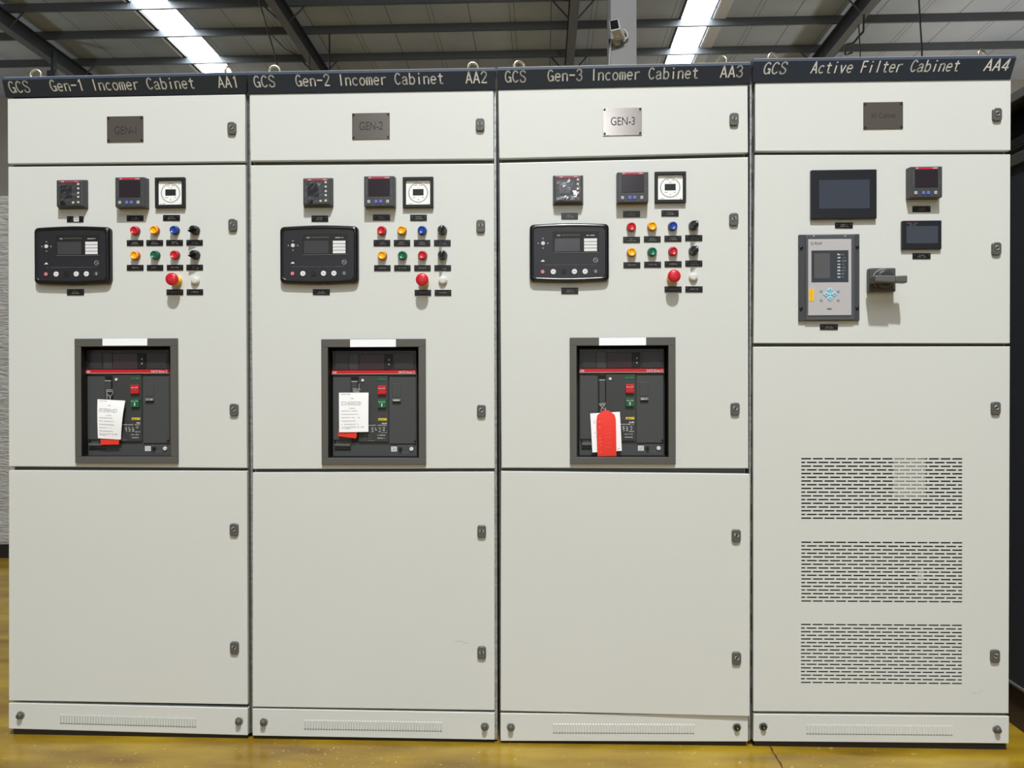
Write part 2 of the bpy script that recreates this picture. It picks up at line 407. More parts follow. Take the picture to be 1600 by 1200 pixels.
def meter_box(c, w, h, d, mt, bev=0.004, taper=0.003):
    mb = MB(); x0, x1, z0, z1 = c.x-w/2, c.x+w/2, c.z-h/2, c.z+h/2
    t = taper
    mb.hexa([Vector((x0+t, -d, z1-t)), Vector((x1-t, -d, z1-t)), Vector((x1-t, -d, z0+t)), Vector((x0+t, -d, z0+t)),
             Vector((x0, 0, z1)), Vector((x1, 0, z1)), Vector((x1, 0, z0)), Vector((x0, 0, z0))], mt, bev)
    return mb
def protection_relay(px, py, parent, v):
    c = at(px, py); d = 0.024; mb = meter_box(c, 0.098, 0.096, d, DGREY, 0.003, 0.006); y = -d-0.0004
    w = 0.086
    mb.box(c.x-0.034, c.x+0.036, y-0.0006, y+0.001, c.z+0.0335, c.z+0.0400, mat('faded_red_band', (150, 62, 74), 0.4))
    word(mb, 'ABB', c.x-0.027, c.x-0.017, c.z+0.0350, c.z+0.0388, y-0.0009, PRINTW)
    marks(mb, c.x+0.018, c.x+0.034, c.z+0.0355, c.z+0.0382, y-0.0009, PRINTW, 6)
    for k in range(9): marks(mb, c.x-0.0385, c.x-0.0345, c.z+0.024-k*0.006, c.z+0.0255-k*0.006, y-0.0004, PRINT, 1)
    o = mb.build('protection_relay', parent)
    s_ = MB(); s_.box(c.x-0.029, c.x+0.008, y-0.0008, y+0.001, c.z-0.016, c.z+0.025, SCR, 0.0004, 1); s_.build('display', o)
    k = MB(); k.box(c.x-0.029, c.x-0.012, y-0.002, y+0.001, c.z-0.036, c.z-0.026, BLK, 0.001); k.build('usb_port_cover', o)
    for j, (bx, bz) in enumerate(((0.030, 0.028), (0.030, 0.014), (0.030, 0.000), (0.030, -0.013), (0.013, -0.031), (0.030, -0.030))):
        k = MB(); k.cyl((c.x+bx, c.z+bz), 0.0036, y-0.0016, y+0.001, WBTN if j < 4 else (mat('dull_red_key', (150, 60, 72), 0.4) if v == 2 else WBTN), 14); k.build('button', o)
    # creased protective film over the front
    rnd = random.Random(v*11+3); f = MB()
    nx, nz = 7, 7
    P = [[(c.x-0.036+0.072*i/nx+rnd.uniform(-.003, .003), y-0.0022-rnd.uniform(0, .0024), c.z-0.037+0.068*j/nz+rnd.uniform(-.003, .003)) for i in range(nx+1)] for j in range(nz+1)]
    for j in range(nz):
        for i in range(nx):
            f.add([P[j][i], P[j][i+1], P[j+1][i+1]], [[0, 1, 2]], CLEAR); f.add([P[j][i], P[j+1][i+1], P[j+1][i]], [[0, 1, 2]], CLEAR)
    f.build('protective_film', o)
    return o
def power_meter(px, py, parent):
    c = at(px, py); d = 0.029; mb = meter_box(c, 0.099, 0.098, d, DGREY, 0.002, 0.0015); y = -d-0.0004
    mb.box(c.x-0.034, c.x+0.034, y-0.0006, y+0.001, c.z+0.0395, c.z+0.0450, mat('meter_red_band', (186, 44, 72), 0.4))
    word(mb, 'ABB', c.x-0.033, c.x-0.025, c.z+0.0403, c.z+0.0442, y-0.0009, PRINTW)
    marks(mb, c.x+0.018, c.x+0.033, c.z+0.0408, c.z+0.0438, y-0.0009, PRINTW, 5)
    for k in range(9): marks(mb, c.x-0.0415, c.x-0.038, c.z+0.032-k*0.0052, c.z+0.0345-k*0.0052, y-0.0004, PRINT, 2)
    for k in (0, 6, 7): marks(mb, c.x+0.038, c.x+0.0415, c.z+0.030-k*0.0052, c.z+0.0325-k*0.0052, y-0.0004, PRINT, 2)
    o = mb.build('power_meter', parent)
    s_ = MB(); s_.box(c.x-0.0345, c.x+0.0345, y-0.0008, y+0.001, c.z-0.016, c.z+0.037, mat('meter_display', (46, 40, 46), 0.2), 0.0004, 1); s_.build('display', o)
    for bx, mt in ((-0.0325, GREYK), (-0.0095, BLUK), (0.0055, BLUK), (0.0275, GREYK)):
        k = MB(); k.box(c.x+bx-0.0045, c.x+bx+0.0045, y-0.0018, y+0.001, c.z-0.0385, c.z-0.0285, mt, 0.001)
        k.box(c.x+bx-0.0025, c.x+bx+0.0025, y-0.0021, y-0.0017, c.z-0.0345, c.z-0.0335, PRINT); k.build('button', o)
    return o
def hour_meter(px, py, parent):
    c = at(px, py); d = 0.0115; mb = MB(); w = 0.0975/2; ww = 0.0390; y = -d
    # black rim as four bars round a recessed white face
    for (x0, x1, z0, z1) in ((-w, w, ww, w), (-w, w, -w, -ww), (-w, -ww, -ww, ww), (ww, w, -ww, ww)):
        mb.box(c.x+x0, c.x+x1, y, 0, c.z+z0, c.z+z1, BLKM, 0.0008, 1)
    o = mb.build('hour_meter', parent)
    f = MB(); yf = y+0.007; f.box(c.x-ww-0.0005, c.x+ww+0.0005, yf, 0.0, c.z-ww-0.0005, c.z+ww+0.0005, CREAM)
    yy = yf-0.0004
    for k in range(50):
        a = math.radians(7.2*k); r0 = 0.0285; t = Vector((math.cos(a), math.sin(a))); n = Vector((-t.y, t.x))
        q = [t*r0+n*0.00095, t*r0-n*0.00095, t*(r0+0.0034)-n*0.00095, t*(r0+0.0034)+n*0.00095]
        f.add([(c.x+p.x, yy, c.z+p.y) for p in q], [[0, 1, 2, 3]], ENGR)
    for a0 in (62, 98):
        for k in range(8):
            a = math.radians(a0+k*2.6); t = Vector((math.cos(a), math.sin(a))); n = Vector((-t.y, t.x))
            q = [t*0.0245+n*0.0008, t*0.0245-n*0.0008, t*0.0256-n*0.0008, t*0.0256+n*0.0008]
            f.add([(c.x+p.x, yy, c.z+p.y) for p in q], [[0, 1, 2, 3]], ENGR)
    marks(f, c.x-0.0015, c.x+0.0015, c.z-0.024, c.z-0.0185, yy, PRINT, 1)
    marks(f, c.x-0.0052, c.x+0.0052, c.z+0.0155, c.z+0.0180, yy, PRINT, 4)
    marks(f, c.x+0.020, c.x+0.036, c.z+0.0275, c.z+0.0300, yy, PRINT, 5)
    marks(f, c.x-0.018, c.x-0.008, c.z-0.016, c.z-0.0135, yy, PRINT, 3); marks(f, c.x+0.010, c.x+0.018, c.z-0.016, c.z-0.0135, yy, PRINT, 3)
    marks(f, c.x-0.034, c.x-0.018, c.z-0.036, c.z-0.0335, yy, PRINT, 4); marks(f, c.x+0.030, c.x+0.035, c.z-0.036, c.z-0.0335, yy, PRINT, 1)
    f.build('dial', o)
    s_ = MB(); s_.box(c.x-0.0172, c.x+0.0172, yf-0.0006, yf+0.001, c.z-0.0085, c.z+0.0115, BLKM); s_.build('counter_window', o)
    return o

def gen_controller(px, py, parent, w, h, lit_green):
    c = at(px, py); d = 0.020; poly = []
    n = 10
    def side(x0, z0, x1, z1, bx, bz):
        return [(x0+(x1-x0)*t/n+bx*math.sin(math.pi*t/n), z0+(z1-z0)*t/n+bz*math.sin(math.pi*t/n)) for t in range(n)]
    r = 0.014; W, H = w/2, h/2-0.003
    def cor(cx, cz, a0): return [(cx+r*math.cos(math.radians(a0+90*k/5)), cz+r*math.sin(math.radians(a0+90*k/5))) for k in range(6)]
    poly += cor(W-r, H-r, 0)+side(W-r, H, -(W-r), H, 0, 0.0035)[1:]
    poly += cor(-(W-r), H-r, 90)+cor(-(W-r), -(H-r), 180)+side(-(W-r), -H, W-r, -H, 0, -0.0035)[1:]+cor(W-r, -(H-r), 270)
    poly = [(c.x+p[0], c.z+p[1]) for p in poly]
    def ring(k):
        o = []
        for p in poly:
            dx, dz = p[0]-c.x, p[1]-c.z
            o.append((c.x+dx*(1-k/W), c.z+dz*(1-k/H)))
        return o
    mb = MB(); prof = [(0.0, 0.0), (0.0, -0.011), (0.0015, -0.0155), (0.0045, -0.0185), (0.0080, -0.0200), (0.0110, -0.0196), (0.0125, -0.0180)]
    vs = []; N = len(poly)
    for (k, yy) in prof: vs += [(p[0], yy, p[1]) for p in ring(k)]
    fs = [[j*N+k, j*N+(k+1) % N, (j+1)*N+(k+1) % N, (j+1)*N+k] for j in range(len(prof)-1) for k in range(N)]
    mb.add(vs, fs, mat('glossy_black_shell', (20, 20, 23), 0.22), True)
    mb.add(vs[-N:], [list(range(N))], mat('controller_face', (34, 35, 40), 0.42))
    y = -0.0184
    o = None
    X = lambda v: c.x+v/1000.0
    Z = lambda v: c.z+v/1000.0
    marks(mb, X(-86), X(84), Z(-39), Z(-37.8), y, PRINT, 60)
    # little set symbol and mains symbol
    mb.add([(X(-91), y, Z(-28)), (X(-77), y, Z(-28)), (X(-80), y, Z(-24)), (X(-84), y, Z(-22)), (X(-88), y, Z(-26))], [[0, 1, 2, 3, 4]], PRINTW)
    mb.strokes([arc(0, 0, 7, 7, 0, 360, 24), arc(-2.2, 0, 2.2, 2.5, 180, 0, 6)+arc(2.2, 0, 2.2, 2.5, 180, 360, 6)], 1.1, Vector((X(82.5), y, Z(-24.5))), Vector((.001, 0, 0)), Vector((0, 0, .001)), PRINTW)
    for (dx, dz) in ((15, 0), (-15, 0), (0, 15), (0, -15)):
        mb.add([(X(-82.5+dx-2), y, Z(30+dz-1.6)), (X(-82.5+dx+2), y, Z(30+dz-1.6)), (X(-82.5+dx), y, Z(30+dz+2))], [[0, 1, 2]], PRINTW)
    o = mb.build('generator_controller', parent)
    s_ = MB(); s_.box(X(-51.5), X(92.5), -0.0190, -0.0170, Z(0), Z(67), BLKM, 0.0006, 1)
    s_.box(X(-51.5), X(92.5), -0.0194, -0.0186, Z(-1.2), Z(0), PRINT)
    word(s_, 'DSE', X(-38), X(-28), Z(52), Z(56), -0.0193, PRINTW); word(s_, 'DEEP SEA ELECTRONICS', X(-23), X(34), Z(53), Z(56.6), -0.0193, PRINT); marks(s_, X(54), X(80), Z(52), Z(55), -0.0193, PRINTW, 9)
    b_ = s_.build('display_bezel', o)
    s_ = MB(); s_.box(X(-46), X(33), -0.0196, -0.0188, Z(3), Z(44), mat('controller_lcd', (62, 62, 66), 0.25)); s_.build('lcd_screen', o)
    s_ = MB()
    for k in range(4): s_.box(X(46.5), X(87), -0.0196, -0.0188, Z(34.6-k*10.4), Z(43.4-k*10.4), PRINTW)
    s_.build('alarm_legend_card', o)
    k = MB(); k.cyl((X(-82.5), Z(30)), 0.0060, -0.0196, -0.018, WBTN, 16); k.build('button', o)
    for (bx, kind) in ((-84, 'r'), (-50.5, 'w'), (-17, 'k'), (16, 'w'), (49.5, 'w'), (82.5, 'g')):
        k = MB(); Cc = (X(bx), Z(-60))
        mt = {'r': mat('controller_red_key', (150, 40, 62), 0.4), 'w': PRINTW, 'k': BLKM, 'g': mat('controller_green_key', (22, 96, 84) if lit_green else (74, 78, 80), 0.4)}[kind]
        k.cyl(Cc, 0.0082 if kind in 'wk' else 0.0072, -0.0198, -0.018, mt, 22)
        if kind == 'r': k.cyl(Cc, 0.0042, -0.0201, -0.0197, PRINTW, 16); k.cyl(Cc, 0.0026, -0.0203, -0.0200, mt, 12)
        if kind == 'w': k.box(Cc[0]-0.0025, Cc[0]+0.0025, -0.0200, -0.0197, Cc[1]-0.001, Cc[1]+0.001, PRINT)
        if kind == 'g': k.box(Cc[0]-0.0007, Cc[0]+0.0007, -0.0201, -0.0197, Cc[1]-0.004, Cc[1]+0.004, PRINTW)
        k.build('button', o)
    return o

CLEAR = bpy.data.materials.new('crinkled_clear_film'); CLEAR.use_nodes = True
_nt = CLEAR.node_tree; _nt.nodes.clear()
_o = _nt.nodes.new('ShaderNodeOutputMaterial'); _mx = _nt.nodes.new('ShaderNodeMixShader'); _t = _nt.nodes.new('ShaderNodeBsdfTransparent'); _g = _nt.nodes.new('ShaderNodeBsdfGlossy')
_g.inputs['Roughness'].default_value = 0.12; _mx.inputs[0].default_value = 0.09
_nt.links.new(_t.outputs[0], _mx.inputs[1]); _nt.links.new(_g.outputs[0], _mx.inputs[2]); _nt.links.new(_mx.outputs[0], _o.inputs[0])

def breaker(fr, face, tape, parent):
    """fr: frame px rect, face: breaker front px rect (behind the opening), tape: white strip px rect"""
    a, b, c_, d = at(fr[0], fr[1], -0.010), at(fr[2], fr[1], -0.010), at(fr[2], fr[3], -0.010), at(fr[0], fr[3], -0.010)
    X0, X1, Z1, Z0 = (a.x+d.x)/2, (b.x+c_.x)/2, a.z, d.z
    bw = 0.0215; mb = MB()
    for (x0, x1, z0, z1) in ((X0, X1, Z1-0.026, Z1), (X0, X1, Z0, Z0+bw), (X0, X0+bw, Z0+bw, Z1-0.026), (X1-bw-0.001, X1, Z0+bw, Z1-0.026)):
        mb.box(x0, x1, -0.010, 0.0, z0, z1, BRKF, 0.0012, 1)
    ix0, ix1, iz0, iz1 = X0+bw, X1-bw-0.001, Z0+bw, Z1-0.026
    t = 0.003; Yf = 0.028
    for (x0, x1, z0, z1) in ((ix0-t, ix1+t, iz1-0.0003, iz1+t), (ix0-t, ix1+t, iz0-t, iz0+0.0003), (ix0-t, ix0+0.0003, iz0, iz1), (ix1-0.0003, ix1+t, iz0, iz1)):
        mb.box(x0, x1, -0.0085, 0.06, z0, z1, BLKM)
    mb.box(ix0-t, ix1+t, 0.058, 0.062, iz0-t, iz1+t, BLKM)
    o = mb.build('circuit_breaker', parent)
    o['label'] = 'withdrawable circuit breaker in a grey frame'
    A = at(face[0], face[1], Yf); B = at(face[2], face[3], Yf); x0, x1, z1, z0 = A.x, B.x, A.z, B.z
    U = lambda u: x0+(x1-x0)*(u-130)/690.0
    V = lambda v: z1-(z1-z0)*(v-180)/880.0
    def bx(mbq, u0, v0, u1, v1, ya, yb, mt, bev=0.0): mbq.box(U(u0), U(u1), Yf+ya, Yf+yb, V(v1), V(v0), mt, bev, 1)
    f = MB()
    bx(f, 130, 180, 820, 1060, 0.0, 0.028, BRK, 0.001)
    bx(f, 134, 395, 282, 925, -0.004, 0.001, BRK, 0.0015)
    bx(f, 595, 395, 816, 955, -0.004, 0.001, BRK, 0.0015)
    bx(f, 346, 384, 590, 940, -0.006, 0.001, mat('breaker_panel', (58, 61, 61), 0.45), 0.0015)
    bx(f, 622, 455, 690, 570, -0.0052, -0.003, BRK, 0.0008)
    bx(f, 148, 955, 280, 975, -0.010, 0.001, BRKF, 0.001); bx(f, 148, 1000, 280, 1006, -0.002, 0.001, BLKM)
    bx(f, 286, 405, 346, 945, -0.001, 0.001, BLKM)
    f.build('front_panel', o)
    f = MB(); bx(f, 131, 182, 819, 346, -0.006, 0.001, BRKD, 0.001)
    bx(f, 160, 205, 262, 340, -0.007, -0.005, mat('breaker_smoke', (48, 48, 50), 0.3), 0.0005)
    bx(f, 275, 208, 348, 340, -0.0075, -0.005, mat('breaker_smoke2', (58, 58, 60), 0.35), 0.0005)
    bx(f, 640, 205, 800, 340, -0.007, -0.005, mat('breaker_smoke', (48, 48, 50), 0.3), 0.0005)
    marks(f, U(365), U(430), V(203), V(198), Yf-0.0075, PRINT, 6)
    tu = f.build('trip_unit_cover', o)
    f = MB(); bx(f, 356, 213, 560, 342, -0.009, -0.005, mat('breaker_screen', (54, 40, 42), 0.18), 0.0006)
    bx(f, 560, 213, 624, 342, -0.009, -0.005, BLKM, 0.0006)
    for vv in (260, 297): f.cyl((U(598), V(vv)), 0.0018, Yf-0.0098, Yf-0.0088, PRINTW, 12)
    f.build('trip_unit_display', o)
    f = MB(); bx(f, 130, 347, 818, 372, -0.010, 0.0, REDB, 0.0008); bx(f, 130, 372, 818, 378, -0.0095, 0.0, mat('band_edge', (176, 150, 146), 0.4))
    word(f, 'ABB', U(135), U(170), V(370), V(354), Yf-0.0104, PRINTW)
    word(f, 'SACE Emax 2', U(676), U(806), V(370), V(352), Yf-0.0104, PRINTW)
    f.build('nameplate_band', o)
    f = MB(); bx(f, 291, 438, 341, 900, -0.011, 0.0, DGREY, 0.0015); bx(f, 291, 434, 341, 440, -0.0114, -0.009, GREYK); f.build('charging_lever', o)
    f = MB(); bx(f, 506, 472, 576, 545, -0.013, -0.004, REDK, 0.0012)
    word(f, 'Push OFF', U(512), U(570), V(499), V(489), Yf-0.0133, PRINTW)
    f.strokes([arc(0, 0, 2.1, 2.1, 0, 360, 18)], 1.0, Vector((U(541), Yf-0.0134, V(515))), Vector((.001, 0, 0)), Vector((0, 0, .001)), PRINTW)
    f.build('off_button', o)['label'] = 'red square off button'
    f = MB(); bx(f, 506, 588, 577, 656, -0.013, -0.004, GRNB, 0.0012)
    word(f, 'Push ON', U(513), U(569), V(611), V(601), Yf-0.0133, PRINTW)
    bx(f, 537, 618, 545, 645, -0.0135, -0.0128, PRINTW); f.build('on_button', o)['label'] = 'green square on button'
    f = MB(); bx(f, 500, 405, 578, 432, -0.0068, -0.005, GRNB); f.strokes([arc(0, 0, 2.0, 2.0, 150, 390, 10)], 1.0, Vector((U(519), Yf-0.0071, V(418))), Vector((.001, 0, 0)), Vector((0, 0, .001)), PRINTW)
    marks(f, U(540), U(570), V(421), V(414), Yf-0.0071, PRINT, 4); f.build('state_indicator', o)
    f = MB(); bx(f, 508, 742, 578, 761, -0.0072, -0.005, mat('yellow_state_label', (204, 186, 60), 0.5)); marks(f, U(515), U(550), V(756), V(749), Yf-0.0075, ENGR, 6); f.build('spring_indicator', o)
    f = MB()
    f.cyl((U(382), V(427)), 0.0046, Yf-0.009, Yf-0.005, WBTN, 16); f.build('knob', o)
    f = MB(); y = Yf-0.0064
    bx(f, 356, 768, 582, 932, -0.0062, -0.005, mat('rating_plate', (52, 54, 55), 0.5))
    marks(f, U(535), U(578), V(790), V(778), y, PRINTW, 4); marks(f, U(400), U(575), V(803), V(797), y, PRINTW, 16)
    for r_ in range(3):
        for cc in (405, 450, 480, 510): marks(f, U(cc), U(cc+18), V(826+r_*15), V(818+r_*15), y, PRINTW, 2)
    word(f, 'CE', U(543), U(562), V(829), V(815), y, PRINTW); marks(f, U(545), U(562), V(845), V(836), y, PRINTW, 1)
    marks(f, U(535), U(577), V(862), V(856), y, PRINTW, 7)
    for vv in (878, 903): marks(f, U(500), U(565), V(vv+7), V(vv), y, PRINTW, 9); marks(f, U(385), U(440), V(vv+6), V(vv), y, PRINT, 7)
    marks(f, U(410), U(475), V(930), V(924), y, PRINT, 9)
    f.build('rating_plate', o)
    f = MB(); bx(f, 625, 582, 692, 604, -0.011, -0.003, mat('position_label', (112, 114, 116), 0.5), 0.0008); bx(f, 625, 604, 692, 614, -0.008, -0.003, BLKM)
    marks(f, U(632), U(684), V(599), V(588), Yf-0.0114, PRINTW, 7); f.build('position_indicator', o)
    f = MB(); bx(f, 609, 978, 656, 1019, -0.001, 0.001, PRINTW)
    for q in range(4): marks(f, U(616), U(649), V(988+q*8), V(984+q*8), Yf-0.0013, ENGR, 5)
    f.build('sticker', o)
    f = MB(); f.cyl((U(685), V(997)), 0.0055, Yf-0.006, Yf, BLKM, 18); marks(f, U(660), U(790), V(973), V(968), Yf-0.0004, PRINT, 14); marks(f, U(665), U(760), V(1027), V(1022), Yf-0.0004, PRINT, 10); f.build('key_lock', o)
    f = MB(); f.cyl((U(776), V(997)), 0.0062, Yf-0.003, Yf, PRINTW, 18); marks(f, U(770), U(784), V(1000), V(994), Yf-0.0033, PRINT, 2); f.build('seal', o)
    for (u, v) in ((142, 290), (802, 285), (150, 935), (806, 930)):
        f = MB(); f.cyl((U(u), V(v)), 0.0030, Yf-0.0085, Yf-0.002, BLKM, 12); f.build('screw', o)
    A = at(tape[0], tape[1], -0.0112); B = at(tape[2], tape[3], -0.0112)
    f = MB(); f.box(A.x, B.x, -0.0114, -0.0098, B.z, A.z, TAPE, 0.0003, 1); f.build('tape_strip', o)['label'] = 'white tape strip'
    return o

# ------------------------------------------------------------------ doors
def FLOORH(x): return 0.0115
def lerp(a, b, t): return a+(b-a)*t
def door_slab(q, parent, name='door', holes=None, extra=(0, 0), thick=0.020, bev=0.0022):
    """q: TL TR BR BL pixels. holes: (s0,t0,s1,t1) rects in pixels; extra: forward push at left/right (door ajar)"""
    P = quadpx(q); mb = MB()
    if not holes:
        f = [Vector((p.x, -e, p.z)) for p, e in zip(P, (extra[0], extra[1], extra[1], extra[0]))]
        k = [Vector((p.x, thick-e, p.z)) for p, e in zip(P, (extra[0], extra[1], extra[1], extra[0]))]
        mb.hexa(f+k, PAINT, bev, 3)
        return mb
    # sheet with cut-outs: folded rim (bevelled ring) plus a front skin cut into strips
    X0 = (P[0].x+P[3].x)/2; X1 = (P[1].x+P[2].x)/2
    r = bev
    TL, TR, BR, BL = P
    def corner(i, ins, y):
        p = P[i]; sx = 1 if i in (0, 3) else -1; sz = -1 if i in (0, 1) else 1
        return Vector((p.x+sx*ins, y, p.z+sz*ins))
    rings = [[corner(i, 0, thick) for i in range(4)], [corner(i, 0, r) for i in range(4)], [corner(i, r*0.3, r*0.3) for i in range(4)], [corner(i, r, 0) for i in range(4)]]
    for a, b in zip(rings[:-1], rings[1:]):
        for i in range(4):
            j = (i+1) % 4; mb.add([a[i], a[j], b[j], b[i]], [[0, 1, 2, 3]], PAINT, False)
    I = rings[-1]
    def pt(s, t):   # s,t in 0..1 over the inner quad
        top = I[0].lerp(I[1], s); bot = I[3].lerp(I[2], s); return top.lerp(bot, t)
    def inv(px, py):
        p = at(px, py); t = 0.5; s = 0.5
        for _ in range(4):
            top = I[0].lerp(I[1], s); bot = I[3].lerp(I[2], s)
            t = (top.z-p.z)/(top.z-bot.z)
            L = I[0].lerp(I[3], t); R = I[1].lerp(I[2], t); s = (p.x-L.x)/(R.x-L.x)
        return s, t
    rows = []
    for hrow in holes:      # each row: (t0,t1 list from px rects)
        H = []
        for (x0, y0, x1, y1) in hrow:
            s0, t0 = inv(x0, y0); s1, t1 = inv(x1, y1); H.append((s0, t0, s1, t1))
        ta = sum(h[1] for h in H)/len(H); tb = sum(h[3] for h in H)/len(H)
        rows.append((ta, tb, [(h[0], h[2]) for h in H]))
    rows.sort()
    def face(s0, t0, s1, t1): mb.add([pt(s0, t0), pt(s0, t1), pt(s1, t1), pt(s1, t0)], [[0, 1, 2, 3]], PAINT)
    t = 0.0
    dv = Vector((0, 0.002, 0))
    for (ta, tb, hs) in rows:
        face(0, t, 1, ta); s = 0.0
        for (s0, s1) in hs:
            face(s, ta, s0, tb); s = s1
            c = [pt(s0, ta), pt(s1, ta), pt(s1, tb), pt(s0, tb)]
            for i in range(4): mb.add([c[i], c[(i+1) % 4], c[(i+1) % 4]+dv, c[i]+dv], [[0, 1, 2, 3]], PAINT)
        face(s, ta, 1, tb); t = tb
    face(0, t, 1, 1)
    return mb

def slot_rows():
    rows = []
    for (x0, x1, yl0, yl1, slope) in ((1252, 1503.5, 716.3, 809.4, 1.3), (1252, 1503.5, 847.0, 939.0, 1.6), (1251.5, 1503.0, 975.5, 1066.2, 2.2)):
        for r in range(17):
            yy = yl0+(yl1-yl0)*r/16.0; H = []
            p = (x1-x0+2.6)/14.0
            if r % 2 == 0: xs = [(x0+p*k, x0+p*k+p-2.6) for k in range(14)]
            else: xs = [(x0, x0+6.2)]+[(x0+8.8+p*k, x0+8.8+p*k+p-2.6) for k in range(13)]+[(x1-6.4, x1)]
            ym = yy+slope*0.5
            for (a, b) in xs: H.append((a, ym-1.15, b, ym+1.15))
            rows.append(H)
    return rows

CABS = [
 dict(top=[(11.5,154),(383,147.2),(383,252.3),(12,255.8)], mid=[(12.5,260.5),(383.5,257.3),(385.8,731.5),(13.5,729)],
      low=[(13.5,734.8),(385.8,736),(387,1101),(13.5,1094.8)], kick=[(13.5,1098.6),(387,1107),(387,1149),(13.5,1138.6)], base=(1146,1156),
      ban=[(3,120.5),(386,112),(384.5,146.5),(9,152)]),
 dict(top=[(389.7,147),(771,140.8),(771.5,248.2),(391.3,251.3)], mid=[(391.4,258.2),(772,255.5),(773,732),(395,733)],
      low=[(394.6,738.2),(772.6,737.2),(773,1110),(394.6,1104.5)], kick=[(394.6,1107.6),(773,1114),(773,1156),(394.6,1149.6)], base=(1157,1163),
      ban=[(386,112),(774.6,105.5),(774,140),(388,146.5)]),
 dict(top=[(778.3,140),(1168.3,131.8),(1169,238.5),(780,247.7)], mid=[(780.2,254.6),(1169,245.4),(1169.5,732),(783.5,731.2)],
      low=[(782.6,736.2),(1170.4,740.2),(1170,1117),(782,1110.8)], kick=[(782,1114.8),(1169,1117),(1169,1158.8),(782,1157.8)], base=(1163,1166),
      ban=[(776,105),(1173.2,96.5),(1172.5,131),(777,139.8)]),
 dict(top=[(1179.8,129.2),(1579.8,123.5),(1579.3,235),(1180,236.2)], mid=[(1179.4,242),(1579,241),(1578.3,536.6),(1177.3,536.4)],
      low=[(1176.8,541.8),(1578.4,541.2),(1576.3,1115),(1177,1111.8)], kick=[(1177.5,1116),(1576.8,1119.5),(1576.3,1161.8),(1177,1158.4)], base=(1166,1169),
      ban=[(1177,91.3),(1588.2,85.6),(1580,123),(1176,129)]),
]
CAB_LABEL = ['leftmost light grey switchgear cabinet, headed Gen-1 Incomer Cabinet AA1', 'light grey switchgear cabinet headed Gen-2 Incomer Cabinet AA2',
             'light grey switchgear cabinet headed Gen-3 Incomer Cabinet AA3', 'rightmost light grey cabinet with slotted vents, headed Active Filter Cabinet AA4']
LOCKS = [[(361.5,200,45)],[(363,351.5,50),(365,640.5,40)],[(365,828,30),(365.5,1013,60)]], [[(750,194.5,90)],[(751,353,90),(752,642,40)],[(752.5,830.5,80),(752.5,1020.5,95)]], \
        [[(1147.5,186,80)],[(1147,342.5,110),(1149,639,60)],[(1149.5,836.5,70),(1150,1027.5,60)]], [[(1559,178.5,15)],[(1558,388.5,20)],[(1557,638,30),(1556,1026,160)]]
PLATES = [((167,182,224,221.5),'GEN-1',(178.5,210,213,197)), ((550,177,609,217),'GEN-2',(561.5,203.5,598,190)), ((942,169,1003,211),'GEN-3',(954.5,196,992,182.5)), ((1349,160,1411,201),'AF Cabinet',(1361,184.5,1399,176))]
BOLTS = [((28,1120),(371,1129.5),0), ((410,1131),(757,1138),0), ((798,1139),(1153,1139),1), ((1194.5,1138),(1561.5,1142.5),2)]
VENTS = [(93,307,1116,1122,13.5), (474.5,691,1124.5,1128,14), (863,1085,1130.5,1131.5,14), (1259,1489,1131.5,1133.5,14.5)]
EYES = [((56,117),10), ((358,113),70)], [((429,111),15), ((739,106),10)], [((811,104),20), ((1127,97),-30)], [((1207,92),15), ((1534,87),25)]
TXT = [[('GCS',17,48.5,145.3,144.3),('Gen-1 Incomer Cabinet',81,305,142.8,138.3),('AA1',342,373.5,137.3,136.7)],
       [('GCS',398,430.5,136.8,136),('Gen-2 Incomer Cabinet',463,693,135.2,131),('AA2',728,761,130.4,129.8)],
       [('GCS',789,821.5,129,128.6),('Gen-3 Incomer Cabinet',855.5,1090,127.3,122.6),('AA3',1125,1159.5,121.4,120.6)],
       [('GCS',1191,1226.5,116.2,115.6),('Active Filter Cabinet',1266,1496,114.8,111.4),('AA4',1536,1573.5,110.9,110.3)]]

